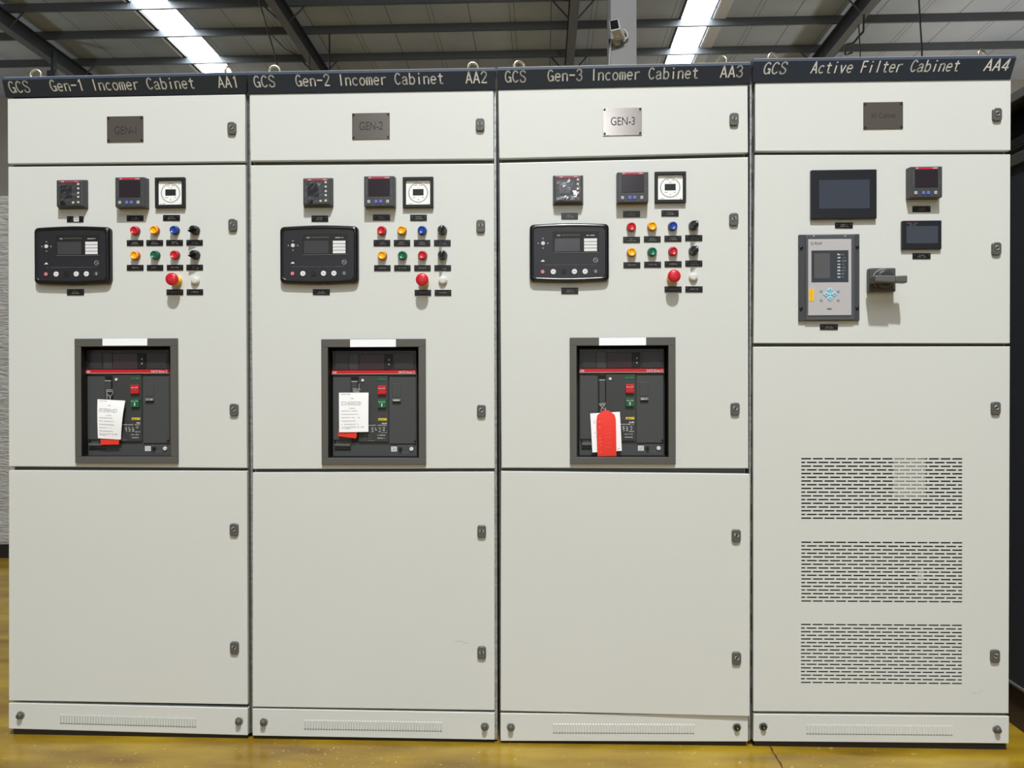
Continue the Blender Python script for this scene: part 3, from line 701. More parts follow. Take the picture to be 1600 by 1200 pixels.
CABOBJ = []
for ci, C in enumerate(CABS):
    tl, bl = at(*C['top'][0]), at(*C['kick'][3]); tr, br = at(*C['top'][1]), at(*C['kick'][2])
    xl, xr = (tl.x+bl.x)/2, (tr.x+br.x)/2
    root = thing('switchgear_cabinet', ((xl+xr)/2, 0.4, FLOORH(xl)), CAB_LABEL[ci], 'electrical cabinet', 'switchgear cabinets standing side by side')
    CABOBJ.append(root)
    zt = tl.z*0.5+tr.z*0.5; zb = bl.z*0.5+br.z*0.5
    # body shell, open at the front
    mb = MB(); gx0, gx1 = xl+0.004, xr-0.003
    mb.box(gx0, gx0+0.003, 0.024, 0.80, zb, zt+0.03, BODY); mb.box(gx1-0.003, gx1, 0.024, 0.80, zb, zt+0.03, BODY)
    mb.box(gx0, gx1, 0.010, 0.80, zt+0.027, zt+0.032, BODY); mb.box(gx0, gx1, 0.79, 0.80, zb, zt+0.03, BODY)
    mb.box(gx0+0.004, gx1-0.004, 0.12, 0.78, zb, zb+0.01, INNER); mb.box(gx0+0.0035, gx1-0.0035, 0.15, 0.155, zb, zt+0.02, INNER)
    mb.build('cabinet_body', root)
    for a, b in (('top', 'mid'), ('mid', 'low'), ('low', 'kick')):
        p = at(*C[a][3]); q = at(*C[b][1]); z = (p.z+q.z)/2; mb = MB()
        mb.box(gx0+0.003, gx1-0.003, 0.026, 0.05, z-0.016, z+0.016, RAIL)
        mb.build('frame_rail', root)
    # vertical posts seen in the seams
    def post(xa, xb, y0, mt, slots=False):
        k = MB(); A = at(xa[0], 150), at(xa[1], 1150); B = at(xb[0], 150), at(xb[1], 1150)
        zt_, zb_ = zt, zb-0.004
        k.hexa([Vector((A[0].x, y0, zt_)), Vector((B[0].x, y0, zt_)), Vector((B[1].x, y0, zb_)), Vector((A[1].x, y0, zb_)),
                Vector((A[0].x, y0+0.05, zt_)), Vector((B[0].x, y0+0.05, zt_)), Vector((B[1].x, y0+0.05, zb_)), Vector((A[1].x, y0+0.05, zb_))], mt)
        if slots:
            for j in range(17):
                zz = zt_-0.07-j*0.1165; f = (zt_-zz)/(zt_-zb_); xa_ = lerp(A[0].x, A[1].x, f); xb_ = lerp(B[0].x, B[1].x, f)
                k.prism(rrect((xa_+xb_)/2+0.0005, zz, (xb_-xa_)-0.001, 0.052, 0.0025, 3), y0-0.0006, y0+0.001, BLKM)
        return k.build('frame_post', root)
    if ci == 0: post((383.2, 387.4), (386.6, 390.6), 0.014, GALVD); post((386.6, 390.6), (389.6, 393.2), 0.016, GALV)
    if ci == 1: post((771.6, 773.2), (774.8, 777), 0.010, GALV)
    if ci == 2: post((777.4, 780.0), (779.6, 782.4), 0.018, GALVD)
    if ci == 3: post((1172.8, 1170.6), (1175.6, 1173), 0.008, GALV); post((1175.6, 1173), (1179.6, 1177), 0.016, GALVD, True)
    # doors
    names = ('top', 'mid', 'low'); doors = []
    for k, nm in enumerate(names):
        if nm == 'mid' and ci < 3:
            fr = ((116.5,529.2,276.8,723.8), (502,530,665,726), (890.5,527.5,1055.8,725))[ci]
            A = (fr[0]+8, fr[1]+11, fr[2]-8, fr[3]-9)
            mb = door_slab(C[nm], root, holes=[[A]])
        elif nm == 'low' and ci == 3: mb = door_slab(C[nm], root, holes=slot_rows())
        elif nm == 'low' and ci == 2: mb = door_slab(C[nm], root, extra=(0.0, 0.011))
        else: mb = door_slab(C[nm], root)
        for (sx, sy, sw) in {(1, 'low'): ((710, 1003, 16), (722, 1006, 12)), (3, 'low'): ((1519, 1084, 8), (1530, 1081, 6))}.get((ci, nm), ()):
            a = at(sx, sy, -0.0003); b = at(sx+sw, sy-1.0, -0.0003); z_ = Vector((0, 0, 0.0018))
            mb.add([a, b, b+z_*0.5, a.lerp(b, 0.4)+z_, a+z_*0.4], [[0, 1, 2, 3, 4]], mat('scuff_grey', (176, 176, 170), 0.6))
        d = mb.build('door', root); doors.append(d)
        d['label'] = ('top door with the name plate', 'middle door with the instruments', 'slotted lower door' if ci == 3 else 'plain lower door')[k]
        for (px, py, t) in LOCKS[ci][k]:
            lk = make_lock(px, py, d, t)
            if nm == 'low' and ci == 2: lk.location.y -= 0.0105
    # kick plate with pressed louvres
    mb = door_slab(C['kick'], root, bev=0.0015)
    v = VENTS[ci]; n = 51
    for k in range(n):
        f = (k+0.5)/n; px = lerp(v[0], v[1], f); py = lerp(v[2], v[3], f)
        a = at(px-1.2, py); b = at(px+1.3, py); c = at(px, py+v[4])
        x0, x1, z1, z0 = a.x, b.x, a.z, c.z; xm = (x0+x1)/2
        mb.add([(x0, -0.0002, z0), (x1, -0.0032, z0+0.001), (x1, -0.0032, z1-0.003), (x0, -0.0002, z1), (x1+0.0002, -0.0002, z0), (x1+0.0002, -0.0002, z1)],
               [[0, 1, 2, 3], [1, 4, 5, 2], [2, 5, 3], [0, 4, 1]], PAINT)
        mb.box(x0-0.0003, x1+0.0004, -0.0006, 0.0002, z0-0.0022, z0+0.0004, mat('louvre_gap', (62, 62, 58), 0.7))
    kick = mb.build('kick_plate', root)
    for j in (0, 1):
        c = at(*BOLTS[ci][j], -0.014); black = (BOLTS[ci][2] == 1 and j == 1) or (BOLTS[ci][2] == 2 and j == 0); k = MB()
        k.lathe((c.x, c.z), [(0.0132, 0.0), (0.0132, -0.0012), (0.0112, -0.0018)], mat('bolt_washer_shaded', (126, 126, 122), 0.5, 0.3))  # washer ring, its darker tone also paints the shadow of the recess
        if black:
            k.lathe((c.x, c.z), [(0.0088, -0.002), (0.0088, -0.010), (0.0078, -0.0112), (0.0046, -0.0112), (0.0044, -0.008), (0.002, -0.008)], BLK)
            k.cyl((c.x, c.z), 0.0030, -0.0113, -0.0075, ZINC, 6)
        else: k.lathe((c.x, c.z), [(0.0086, -0.002), (0.0086, -0.0130), (0.0076, -0.0145), (0.003, -0.0147)], BOLT)
        k.build('bolt', kick)
    # plinth
    mb = MB(); mb.box(xl+0.004, xr-0.004, 0.012, 0.78, FLOORH(xl)+0.0005, zb+0.001, mat('plinth_dark', (44, 40, 34), 0.7)); mb.build('plinth', root)
    # name plate
    (x0, y0, x1, y1), t_, (tx0, ty0, tx1, ty1) = PLATES[ci]
    A = at(x0, y0, -0.002); B = at(x1, y1, -0.002); mb = MB(); mb.box(A.x, B.x, -0.0025, 0.0005, B.z, A.z, STEEL, 0.0004, 1)
    p0 = at(tx0, ty0, -0.0025); p1 = at(tx1, ty1, -0.0025); word(mb, t_, p0.x, p1.x, p0.z, p1.z, -0.00275, ENGR)
    pl = mb.build('name_plate', doors[0])
    mb = None
    for sx in (0, 1):
        for sz in (0, 1):
            mb = MB() if mb is None else mb
            mb.cyl((A.x+0.0055 if sx == 0 else B.x-0.0055, B.z+0.0055 if sz == 0 else A.z-0.0055), 0.0034, -0.0045, -0.002, BLKM, 12)
    # the four rivets go into the plate's mesh
    me = pl.data; bm = bmesh.new(); bm.from_mesh(me); off = WPOS[pl.name]
    me.materials.append(BLKM); mi_ = len(me.materials)-1; vv = [bm.verts.new(p-off) for p in mb.v]
    for f in mb.f:
        try: ff = bm.faces.new([vv[q] for q in f]); ff.material_index = mi_
        except ValueError: pass
    bm.to_mesh(me); bm.free()
    # heading sign: leaning fascia with a chamfered top
    q = C['ban']; dT, dB = 0.030, 0.003
    TL_, TR_ = at(*q[0], -dT), at(*q[1], -dT); BR_, BL_ = at(*q[2], -dB), at(*q[3], -dB)
    ch = Vector((0, 0.006, 0)); zc = 0.0095
    a0 = TL_-Vector((0, 0, zc)); a1 = TR_-Vector((0, 0, zc))
    Nq = (a1-BL_).cross(a0-BL_).normalized(); BR_ = hit(*((1578.6, 123) if ci == 3 else q[2]), BL_, Nq)
    mb = MB(); T0, T1 = TL_+ch, TR_+ch
    bk = 0.034
    pts = [BL_, BR_, a1, a0, T0, T1]
    mb.add(pts, [[0, 1, 2, 3], [3, 2, 5, 4]], BANNER)
    rb = [Vector((p.x, bk-0.03, p.z)) for p in (BL_, BR_)]+[Vector((p.x, bk, p.z)) for p in (T0, T1)]
    mb.add([BL_, BR_, rb[1], rb[0]], [[0, 3, 2, 1]], BANNER)
    mb.add([T0, T1, rb[3], rb[2]], [[0, 1, 2, 3]], mat('banner_top_lit', (96, 100, 106), 0.4))  # lighter grey paints the light on the upward-facing top
    mb.add([BL_, a0, T0, rb[2], rb[0]], [[0, 1, 2, 3, 4]], BANNER); mb.add([BR_, a1, T1, rb[3], rb[1]], [[4, 3, 2, 1, 0]], BANNER)
    mb.add([rb[0], rb[1], rb[3], rb[2]], [[0, 1, 2, 3]], BANNER)
    # pale thin top lip
    mb.tube([T0+Vector((0.003, 0, 0.0006)), T1+Vector((-0.003, 0, 0.0006))], 0.0011, mat('banner_lip', (170, 172, 170), 0.3), 6)
    ban = mb.build('heading_sign', root)
    ban['label'] = 'dark slate sign with white lettering'
    N = (a1-BL_).cross(a0-BL_).normalized()
    if N.y > 0: N = -N
    mb = MB()
    for (s_, xa, xb, ya, yb) in TXT[ci]:
        P0 = hit(xa, ya, BL_, N); P1 = hit(xb, yb, BL_, N); u = (P1-P0); L = len(s_); units = (L-1)*10.6+8.6
        ex = u/units; sc = ex.length; ey = N.cross(ex).normalized()
        if ey.z < 0: ey = -ey
        ey = ey*(u.length/(xb-xa)*(16.2, 16.5, 16.8, 17.2)[ci]/15.6)
        if ci == 3: ey = ey + ex*0.16
        for i, chh in enumerate(s_):
            if chh == ' ': continue
            mb.strokes(GL[chh], 1.9, P0+ex*(i*10.6), ex, ey, WHITE, N*0.0006)
    mb.build('lettering', ban)
    # lifting eyes
    for (ep, rot) in EYES[ci]:
        c = at(*ep, 0.045); k = MB(); a = math.radians(rot)
        e1 = Vector((math.cos(a), math.sin(a), 0)); e2 = Vector((0, 0, 1))
        k.tube([c+e1*(0.0165*math.cos(t*math.pi/12))+e2*(0.0165*math.sin(t*math.pi/12)) for t in range(24)], 0.0042, ZINC, 10, True)
        zb_ = zt+0.032
        k.tube([c-e2*0.018, Vector((c.x, c.y, zb_))], 0.006, ZINC, 10)
        k.tube([Vector((c.x, c.y, zb_+0.005)), Vector((c.x, c.y, zb_))], 0.014, ZINC, 14)
        k.build('lifting_eye', root)

# ------------------------------------------------------------------ instruments on the three incomer cabinets
ROWS = [
 dict(m1=(115.5,304.5), m2=(210.2,303.5), m3=(267.6,302), ctl=(117,400.5), cw=.2515, chh=.190, g=False,
      b=[(209.6,360),(240.3,359.3),(271.4,359.2),(303,359.2),(209.8,398.8),(241,398.2),(272,397.9),(303.4,397.8)], es=(267,435.7), rs=(304,438.2), sel=205,
      lab=[(105,338,130.7,347),(198.4,336.7,224.4,345.5),(255,336,281.3,345),(105,452,131.5,461.3),
           (198.5,375.3,224.3,384.2),(229,375.2,255,384),(260,375,286,383.8),(291.5,375,317,383.6),(198.5,414,224.5,422.8),(229.8,414,255.3,422.8),(261,413.8,286.5,422.4),(291.5,413.6,317.3,422.4),(260.5,452.2,286.5,461),(292,452,317.5,460.8)]),
 dict(m1=(498,301.8), m2=(595.2,302), m3=(653.8,301.6), ctl=(500.3,399.2), cw=.2525, chh=.188, g=True,
      b=[(595.8,359.8),(627.4,359.6),(659,359.5),(690.6,359.2),(596.6,398.8),(628.2,398.8),(659.6,398.4),(691,398.2)], es=(659,436.5), rs=(691.6,438), sel=72,
      lab=[(486.9,337,513,346.3),(583,335.5,609.5,344.6),(641,335.5,667,345),(489,452,515.5,460.8),
           (583.8,375,609.9,384.7),(615.4,375,641,384.7),(646.7,375,672.4,384.7),(678.2,375,704.3,384.5),(584.7,414.4,610.4,423.5),(616,414.4,641.6,423.5),(647.3,414.4,673,423.5),(678.8,414.4,704.8,423.2),(648,452.9,673.7,462),(679.2,452.9,705.2,462)]),
 dict(m1=(887.5,297.8), m2=(987.2,295.8), m3=(1046.8,293.6), ctl=(889.2,396), cw=.250, chh=.187, g=True,
      b=[(987,354),(1019.4,353.3),(1051.8,352.8),(1084.5,351.6),(987.3,393.8),(1019.6,393),(1052.2,392.2),(1084.5,391.2)], es=(1054,430.9), rs=(1083.9,432.6), sel=50,
      lab=[(877,332.8,903,342.4),(973.5,330,1000,339.4),(1033.3,328.6,1060.3,338),(877,449.5,903.5,459.2),
           (973.5,370,1000,379.4),(1006,369.2,1032.2,378.4),(1038,368.4,1064.7,377.6),(1070.5,367.4,1097.3,376.6),(974,409.8,1000.5,418.8),(1006.4,409,1032.8,418),(1038.3,408.2,1064.9,417.4),(1070.7,407.2,1097.3,416.4),(1038.3,447.6,1065,456.7),(1070.7,447.4,1097.7,456.6)]),
]
LENS = [(RED, 'red'), (YEL, 'yellow'), (BLU, 'blue'), None, (YEL, 'yellow'), (GRN, 'green'), (RED, 'red'), None]
BRK_PX = [((116.5,529.2,276.8,723.8), (136.3,546.5,266.5,712.5), (160,529.2,230,540)),
          ((502,530,665,726), (519.5,547.8,651.5,713.2), (547,530.5,618.5,542)),
          ((890.5,527.5,1055.8,725), (904.8,545,1037.4,712), (936,527.7,1009.5,539.5))]
for ci, R in enumerate(ROWS):
    root = CABOBJ[ci]
    protection_relay(*R['m1'], root, ci); power_meter(*R['m2'], root); hour_meter(*R['m3'], root)
    gen_controller(*R['ctl'], root, R['cw'], R['chh'], R['g'])
    for k, p in enumerate(R['b']):
        if LENS[k]: push_button(*p, root, *LENS[k])
        else: selector(*p, root, R['sel'])
    emergency(*R['es'], root); reset_button(*R['rs'], root)
    for k, L in enumerate(R['lab']): label_plate(*L, root, lines=1 if k in (8, 9, 10, 12, 13) else 2, sticker=(ci == 0 and k == 0))
    breaker(*BRK_PX[ci], root)

# ------------------------------------------------------------------ instruments on the filter cabinet
root = CABOBJ[3]
power_meter(1440.3, 288, root)
def touch_panel(x0, y0, x1, y1, s, d, parent, brand=False):
    A = at(x0, y0, -d); B = at(x1, y1, -d); mb = MB(); mb.box(A.x, B.x, -d, 0, B.z, A.z, mat('panel_black', (26, 28, 34), 0.35), 0.0025)
    if brand:
        a = at(1417, 349.6, -d); b = at(1436, 347.4, -d); marks(mb, a.x, b.x, a.z, b.z, -d-0.0003, mat('faded_red_band', (150, 62, 74), 0.4), 9)
        a = at(1421, 352.2, -d); b = at(1433, 350.8, -d); marks(mb, a.x, b.x, a.z, b.z, -d-0.0003, PRINT, 7)
    o = mb.build('touch_panel', parent); a = at(s[0], s[1], -d); b = at(s[2], s[3], -d)
    k = MB(); k.box(a.x, b.x, -d-0.0004, -d+0.002, b.z, a.z, SCRB, 0.0003, 1); k.build('screen', o); return o
touch_panel(1267.3, 265.5, 1370.3, 341.5, (1279.7, 281.5, 1359, 325.5), 0.012, root)
touch_panel(1409.4, 344.7, 1471.6, 389.2, (1416.3, 353.4, 1465.6, 380), 0.010, root, True)
def filter_relay():
    d = 0.009; A = at(1248.3, 366.5, -d); B = at(1343.2, 501, -d); mb = MB()
    mb.box(A.x, B.x, -d, 0, B.z, A.z, DGREY, 0.0015)
    a = at(1258, 367, -d); b = at(1335, 500.5, -d); mb.box(a.x, b.x, -d-0.004, -d+0.001, b.z, a.z, mat('relay_frame', (74, 77, 82), 0.45), 0.0025)
    for (px, py) in ((1271.5, 368.8), (1320.5, 368.8)): c = at(px, py, -d-0.004); mb.cyl((c.x, c.z), 0.0022, -d-0.0052, -d-0.002, GREYK, 10)
    o = mb.build('filter_relay', root)
    y = -d-0.0065
    f = MB(); a = at(1262.8, 373.9, y); b = at(1330.6, 492.8, y); f.box(a.x, b.x, y, -d-0.002, b.z, a.z, FACEG, 0.0015)
    p0 = at(1272.5, 382.6, y); p1 = at(1284, 377.4, y); word(f, 'Acrel', p0.x, p1.x, p0.z, p1.z, y-0.0003, ENGR)
    p0 = at(1267.5, 382.4, y); p1 = at(1270.8, 378.4, y)
    f.strokes([[(0, 10), (0, 4), (5, 0), (10, 4)], [(5, 10), (10, 10)]], 2.0, Vector((p0.x, y-0.0003, p0.z)), Vector(((p1.x-p0.x)/10, 0, 0)), Vector((0, 0, (p1.z-p0.z)/10)), ENGR)
    p0 = at(1291.8, 484, y); p1 = at(1301.3, 480.6, y); marks(f, p0.x, p1.x, p0.z, p1.z, y-0.0003, ENGR, 6)
    face = f.build('face_plate', o)
    f = MB(); a = at(1267.8, 391.5, y); b = at(1325.6, 440.6, y); f.box(a.x, b.x, y-0.0006, y+0.001, b.z, a.z, mat('relay_window', (54, 60, 68), 0.25))
    a = at(1272.2, 396, y); b = at(1296.7, 434.8, y); f.box(a.x, b.x, y-0.0010, y, b.z, a.z, mat('relay_lcd', (84, 84, 88), 0.3))
    for r_ in range(8):
        yy = 397.5+r_*5.05; p0 = at(1308.2, yy+1.2, y); p1 = at(1313, yy-1.4, y); marks(f, p0.x, p1.x, p0.z, p1.z, y-0.0009, PRINTW, 2)
        p0 = at(1314.8, yy+1.2, y); p1 = at(1319+(r_ % 3)*1.6, yy-1.4, y); marks(f, p0.x, p1.x, p0.z, p1.z, y-0.0009, PRINT, 4)
    f.build('display', o)
    c0 = at(1297, 459.7, y)
    for (dx, dz, an) in ((0, 1, 90), (0, -1, 270), (1, 0, 0), (-1, 0, 180), (0, 0, None)):
        cx, cz = c0.x+dx*0.0128, c0.z+dz*0.0128; r = 0.0088 if an is not None else 0.0058; k = MB()
        k.prism([(cx+r*math.cos(math.radians(t)), cz+r*math.sin(math.radians(t))) for t in (0, 90, 180, 270)], y-0.0018, y, CYAN, inset=0.0006)
        if an is not None:
            k.add([(cx+0.0032*math.cos(math.radians(an+t)), y-0.0021, cz+0.0032*math.sin(math.radians(an+t))) for t in (0, 125, 235)], [[0, 1, 2]], mat('key_arrow_blue', (24, 70, 110), 0.5))
        k.build('arrow_key' if an is not None else 'enter_key', o)
    for (px, py) in ((1283, 455), (1309.6, 455), (1283, 469), (1309.6, 469)):
        c = at(px, py, y); k = MB(); k.box(c.x-0.0042, c.x+0.0042, y-0.0015, y, c.z-0.0035, c.z+0.0035, mat('relay_small_key', (128, 150, 168), 0.5), 0.0008, 1); k.build('function_key', o)
    a = at(1264.2, 451, y); b = at(1271.6, 470.3, y); k = MB(); k.box(a.x, b.x, y-0.0008, y, b.z, a.z, YSTK)
    for q in range(5): marks(k, a.x+0.005, a.x+0.009, a.z-0.006-q*0.007, a.z-0.003-q*0.007, y-0.001, mat('sticker_print', (150, 108, 20), 0.6), 1)
    k.build('sticker', o)['label'] = 'yellow sticker'
    for (px, py) in ((1251.8, 387), (1339.5, 385.5), (1251.5, 482), (1339.3, 481)):
        c = at(px, py, -d); k = MB(); k.lathe((c.x, c.z), [(0.0050, -d+0.001), (0.0050, -d-0.003), (0.0040, -d-0.004), (0.001, -d-0.004)], BLK); k.build('screw', o)
filter_relay()
def rotary_handle():
    d = 0.024; A = at(1358.8, 418.6, -d); B = at(1400, 455.8, -d); mb = MB()
    mb.box(A.x, B.x, -d, 0, B.z, A.z, mat('handle_base_grey', (74, 75, 74), 0.42), 0.004)
    cx, cz = (A.x+B.x)/2+0.001, (A.z+B.z)/2+0.002
    mb.tube([(cx+0.0310*math.cos(math.radians(t)), -d-0.0008, cz+0.0310*math.sin(math.radians(t))) for t in range(60, 236, 6)], 0.0014, mat('handle_arc_grey', (150, 150, 148), 0.5), 6)
    o = mb.build('rotary_switch', root)
    k = MB(); k.lathe((cx, cz), [(0.0300, -d+0.001), (0.0295, -d-0.014), (0.0280, -d-0.018), (0.0220, -d-0.022)], mat('handle_dark', (54, 55, 54), 0.42))
    y0, y1 = -0.078, -d-0.010
    P = lambda px, py, Y: at(px, py, Y)
    fz = [P(1368, 430, y0), P(1400, 430.6, y0), P(1400, 441.2, y0), P(1368, 440, y0)]
    k.hexa(fz+[Vector((p.x-0.002, y1, p.z)) for p in fz], mat('handle_mid', (92, 93, 92), 0.42), 0.003)
    fe = [P(1399.5, 430.8, y0+0.004), P(1418.4, 430, y0+0.004), P(1418.2, 442, y0+0.004), P(1399.5, 440.8, y0+0.004)]
    k.hexa(fe+[Vector((p.x, y0+0.034, p.z)) for p in fe], mat('handle_grip', (88, 89, 88), 0.42), 0.0035)
    k.build('handle', o)
rotary_handle()
for L in ((1304.5, 347.8, 1332.3, 356.6), (1425.5, 322.2, 1453.5, 331.4), (1425.6, 395.6, 1453.6, 404.6), (1281, 506.6, 1309, 515.2)): label_plate(*L, root)
# pale panels just behind the slots
mb = MB(); a = at(1396, 706, 0.006); b = at(1446, 776, 0.006); mb.box(a.x, b.x, 0.005, 0.012, b.z, a.z, mat('pale_sheet', (226, 224, 212), 0.8)); mb.build('pale_panel', root); mb = MB()
a = at(1434, 892, 0.006); b = at(1443, 907, 0.006); mb.box(a.x, b.x, 0.004, 0.012, b.z, a.z, mat('pale_sheet', (226, 224, 212), 0.8)); mb.build('pale_panel', root)

# ------------------------------------------------------------------ inspection tags hanging on the breakers
def tag_card(q, Y, name, mt, label, cat, lines, curl=0.0, arch=False, parent=None):
    P = [at(x, y, Y) for (x, y) in q]; mb = MB(); nx, nz = 6, 10; th = 0.0006
    def pt(s, t, back):
        p = P[0].lerp(P[1], s).lerp(P[3].lerp(P[2], s), t)
        if arch:
            cxx = (P[0].x+P[1].x)/2; hw = abs(P[1].x-P[0].x)/2
            if t < 0.2:
                f = t/0.2; hwid = math.sin(math.acos(1-min(1, f)))*0.75+0.25 if f < 1 else 1
                mid = P[0].lerp(P[1], 0.5).lerp(P[3].lerp(P[2], 0.5), t); p = Vector((mid.x+(p.x-mid.x)*hwid, p.y, p.z))
        bend = curl*math.sin(t*3.0+0.4)*(0.6+0.8*s)
        return Vector((p.x, p.y-bend+(th if back else 0), p.z))
    for bk in (0, 1):
        V = [pt(i/nx, j/nz, bk) for j in range(nz+1) for i in range(nx+1)]
        F = [[j*(nx+1)+i, (j+1)*(nx+1)+i, (j+1)*(nx+1)+i+1, j*(nx+1)+i+1] for j in range(nz) for i in range(nx)]
        mb.add(V, F, mt, True)
    def on(s, t): p = pt(s, t, 0); return Vector((p.x, p.y-0.0006, p.z))
    for (s0, s1, t, mm) in lines:
        n = max(2, int((s1-s0)*22))
        for k in range(n):
            if random.random() < 0.1: continue
            a = s0+(s1-s0)*k/n; b = a+(s1-s0)/n*0.7; h = 0.016*(0.6+0.5*random.random())
            mb.add([on(a, t), on(a, t+h), on(b, t+h), on(b, t)], [[0, 1, 2, 3]], mm)
    o = mb.build(name, parent)
    if parent is None: tag(o, label, cat)
    return o
PT = mat('card_print', (140, 140, 142), 0.7); PTD = mat('card_print_dark', (66, 66, 70), 0.7); PTR = mat('card_print_red', (196, 90, 90), 0.7)
def card_lines(red):
    L = [(0.08, 0.40, 0.03, PT), (0.40, 0.50, 0.14, PTD), (0.08, 0.78, 0.23, PT), (0.08, 0.78, 0.265, PT), (0.08, 0.74, 0.30, PT), (0.36, 0.56, 0.39, PT)]
    for k in range(5): L.append((0.08, 0.62+0.05*(k % 3), 0.455+0.085*k, PT))
    L += [(0.08, 0.58, 0.865, PTR if red else PT), (0.62, 0.70, 0.865, PTD), (0.74, 0.86, 0.865, PTD), (0.1, 0.4, 0.90, PT)]
    return L
YT = 0.010
def string_part(pts, parent):
    mb = MB()
    for P in pts: mb.tube([at(x, y, YT+0.002+0.001*(i % 2)) for i, (x, y) in enumerate(P)], 0.0009, STRING, 6)
    c = at(*pts[0][0], YT); return mb.build('string', parent)
t1 = tag_card([(152.6, 623.8), (196.2, 626), (188.3, 687), (152.8, 684.8)], YT, 'inspection_tag', PAPER, 'white printed card tag tied to the leftmost circuit breaker', 'tag', card_lines(True), curl=0.004)
string_part([[(166, 609.5), (176.5, 609)], [(166.5, 611.5), (176, 611.8)], [(167, 612), (167, 615.5), (172.3, 620), (172.3, 629)], [(176.4, 612), (175.8, 615.4), (172.6, 620)], [(167, 613), (167.4, 624)]], t1)
tag_card([(157.5, 680), (186.6, 681), (185.8, 694.5), (157.2, 695)], YT+0.004, 'warning_tag', TAGR, 'red tag almost hidden behind the white card on the leftmost breaker', 'tag', [], curl=0.001)
t2 = tag_card([(529.6, 613.6), (575.9, 613.4), (575.6, 674.8), (530, 675.4)], YT, 'inspection_tag', PAPER, 'white printed card tag tied to the breaker of the second cabinet', 'tag', card_lines(False), curl=0.001)
string_part([[(551, 607.5), (562, 608.5)], [(551.5, 610), (561.5, 611)], [(552, 612), (560, 612.6)], [(561, 600), (560.5, 606), (563, 609.5)], [(560.8, 611), (560.4, 619)]], t2)
tag_card([(530, 668), (559, 670), (556.3, 685.2), (528.3, 681.5)], YT+0.004, 'warning_tag', TAGR, 'tilted red tag under the white card on the second breaker', 'tag', [], curl=0.001)
t3 = tag_card([(922.2, 646), (968.5, 643.4), (971.6, 704.4), (925.6, 707)], YT+0.003, 'inspection_tag', PAPER, 'white card tag behind the red tag on the third breaker', 'tag',
              [(0.1, 0.16, 0.2, PT), (0.1, 0.16, 0.24, PT), (0.1, 0.16, 0.5, PT), (0.1, 0.16, 0.6, PT), (0.86, 0.95, 0.93, PT)], curl=0.001)
t4 = tag_card([(931.6, 641.4), (961.8, 641.0), (963.3, 712.6), (933.6, 713.0)], YT-0.003, 'warning_tag', TAGR, 'bright red arch-topped tag hanging in front of the third breaker', 'tag',
         [(0.12, 0.20, t, mat('tag_print_pale', (250, 170, 160), 0.6)) for t in (0.24, 0.36, 0.60, 0.68, 0.75, 0.9)] + [(0.45, 0.75, t, mat('tag_print_pink', (232, 96, 120), 0.6)) for t in (0.42, 0.5, 0.58, 0.7, 0.8)], curl=0.003, arch=True)
string_part([[(936, 631.5), (946.5, 630)], [(936.5, 633), (946, 633)], [(937, 632), (942, 638), (947, 641)], [(946, 632), (940, 638), (939, 643)], [(945.5, 636), (947.5, 643)]], t4)

# ------------------------------------------------------------------ floor
fm = bpy.data.materials.new('ochre_epoxy_floor'); fm.use_nodes = True; nt = fm.node_tree; b = nt.nodes['Principled BSDF']
tc = nt.nodes.new('ShaderNodeTexCoord'); n1 = nt.nodes.new('ShaderNodeTexNoise'); n1.inputs['Scale'].default_value = 3.5; n1.inputs['Detail'].default_value = 8
mp = nt.nodes.new('ShaderNodeMapping'); mp.inputs['Scale'].default_value = (0.6, 2.4, 1)
nt.links.new(tc.outputs['Object'], mp.inputs['Vector']); nt.links.new(mp.outputs['Vector'], n1.inputs['Vector'])
r1 = nt.nodes.new('ShaderNodeValToRGB'); r1.color_ramp.elements[0].position = 0.33; r1.color_ramp.elements[1].position = 0.68
r1.color_ramp.elements[0].color = (*lin((112, 84, 20)), 1); r1.color_ramp.elements[1].color = (*lin((166, 138, 36)), 1)
nt.links.new(n1.outputs['Fac'], r1.inputs['Fac'])
n2 = nt.nodes.new('ShaderNodeTexNoise'); n2.inputs['Scale'].default_value = 46; n2.inputs['Detail'].default_value = 6; n2.inputs['Distortion'].default_value = 2.5
nt.links.new(tc.outputs['Object'], n2.inputs['Vector'])
r2 = nt.nodes.new('ShaderNodeValToRGB'); r2.color_ramp.elements[0].position = 0.66; r2.color_ramp.elements[1].position = 0.74
nt.links.new(n2.outputs['Fac'], r2.inputs['Fac'])
mx = nt.nodes.new('ShaderNodeMixRGB'); mx.inputs[2].default_value = (*lin((205, 190, 130)), 1)
nt.links.new(r2.outputs['Color'], mx.inputs[0]); nt.links.new(r1.outputs['Color'], mx.inputs[1]); nt.links.new(mx.outputs[0], b.inputs['Base Color'])
b.inputs['Roughness'].default_value = 0.30; b.inputs['Coat Weight'].default_value = 0.15
mb = MB(); xs = [-30, -4, 4, 30]; ys = [-32, 24]
for i in range(3):
    mb.add([(xs[i], ys[0], FLOORH(xs[i])), (xs[i+1], ys[0], FLOORH(xs[i+1])), (xs[i+1], ys[1], FLOORH(xs[i+1])), (xs[i], ys[1], FLOORH(xs[i]))], [[0, 1, 2, 3]], fm)
fl = mb.build('floor', origin=(0, 0, 0)); struct(fl)
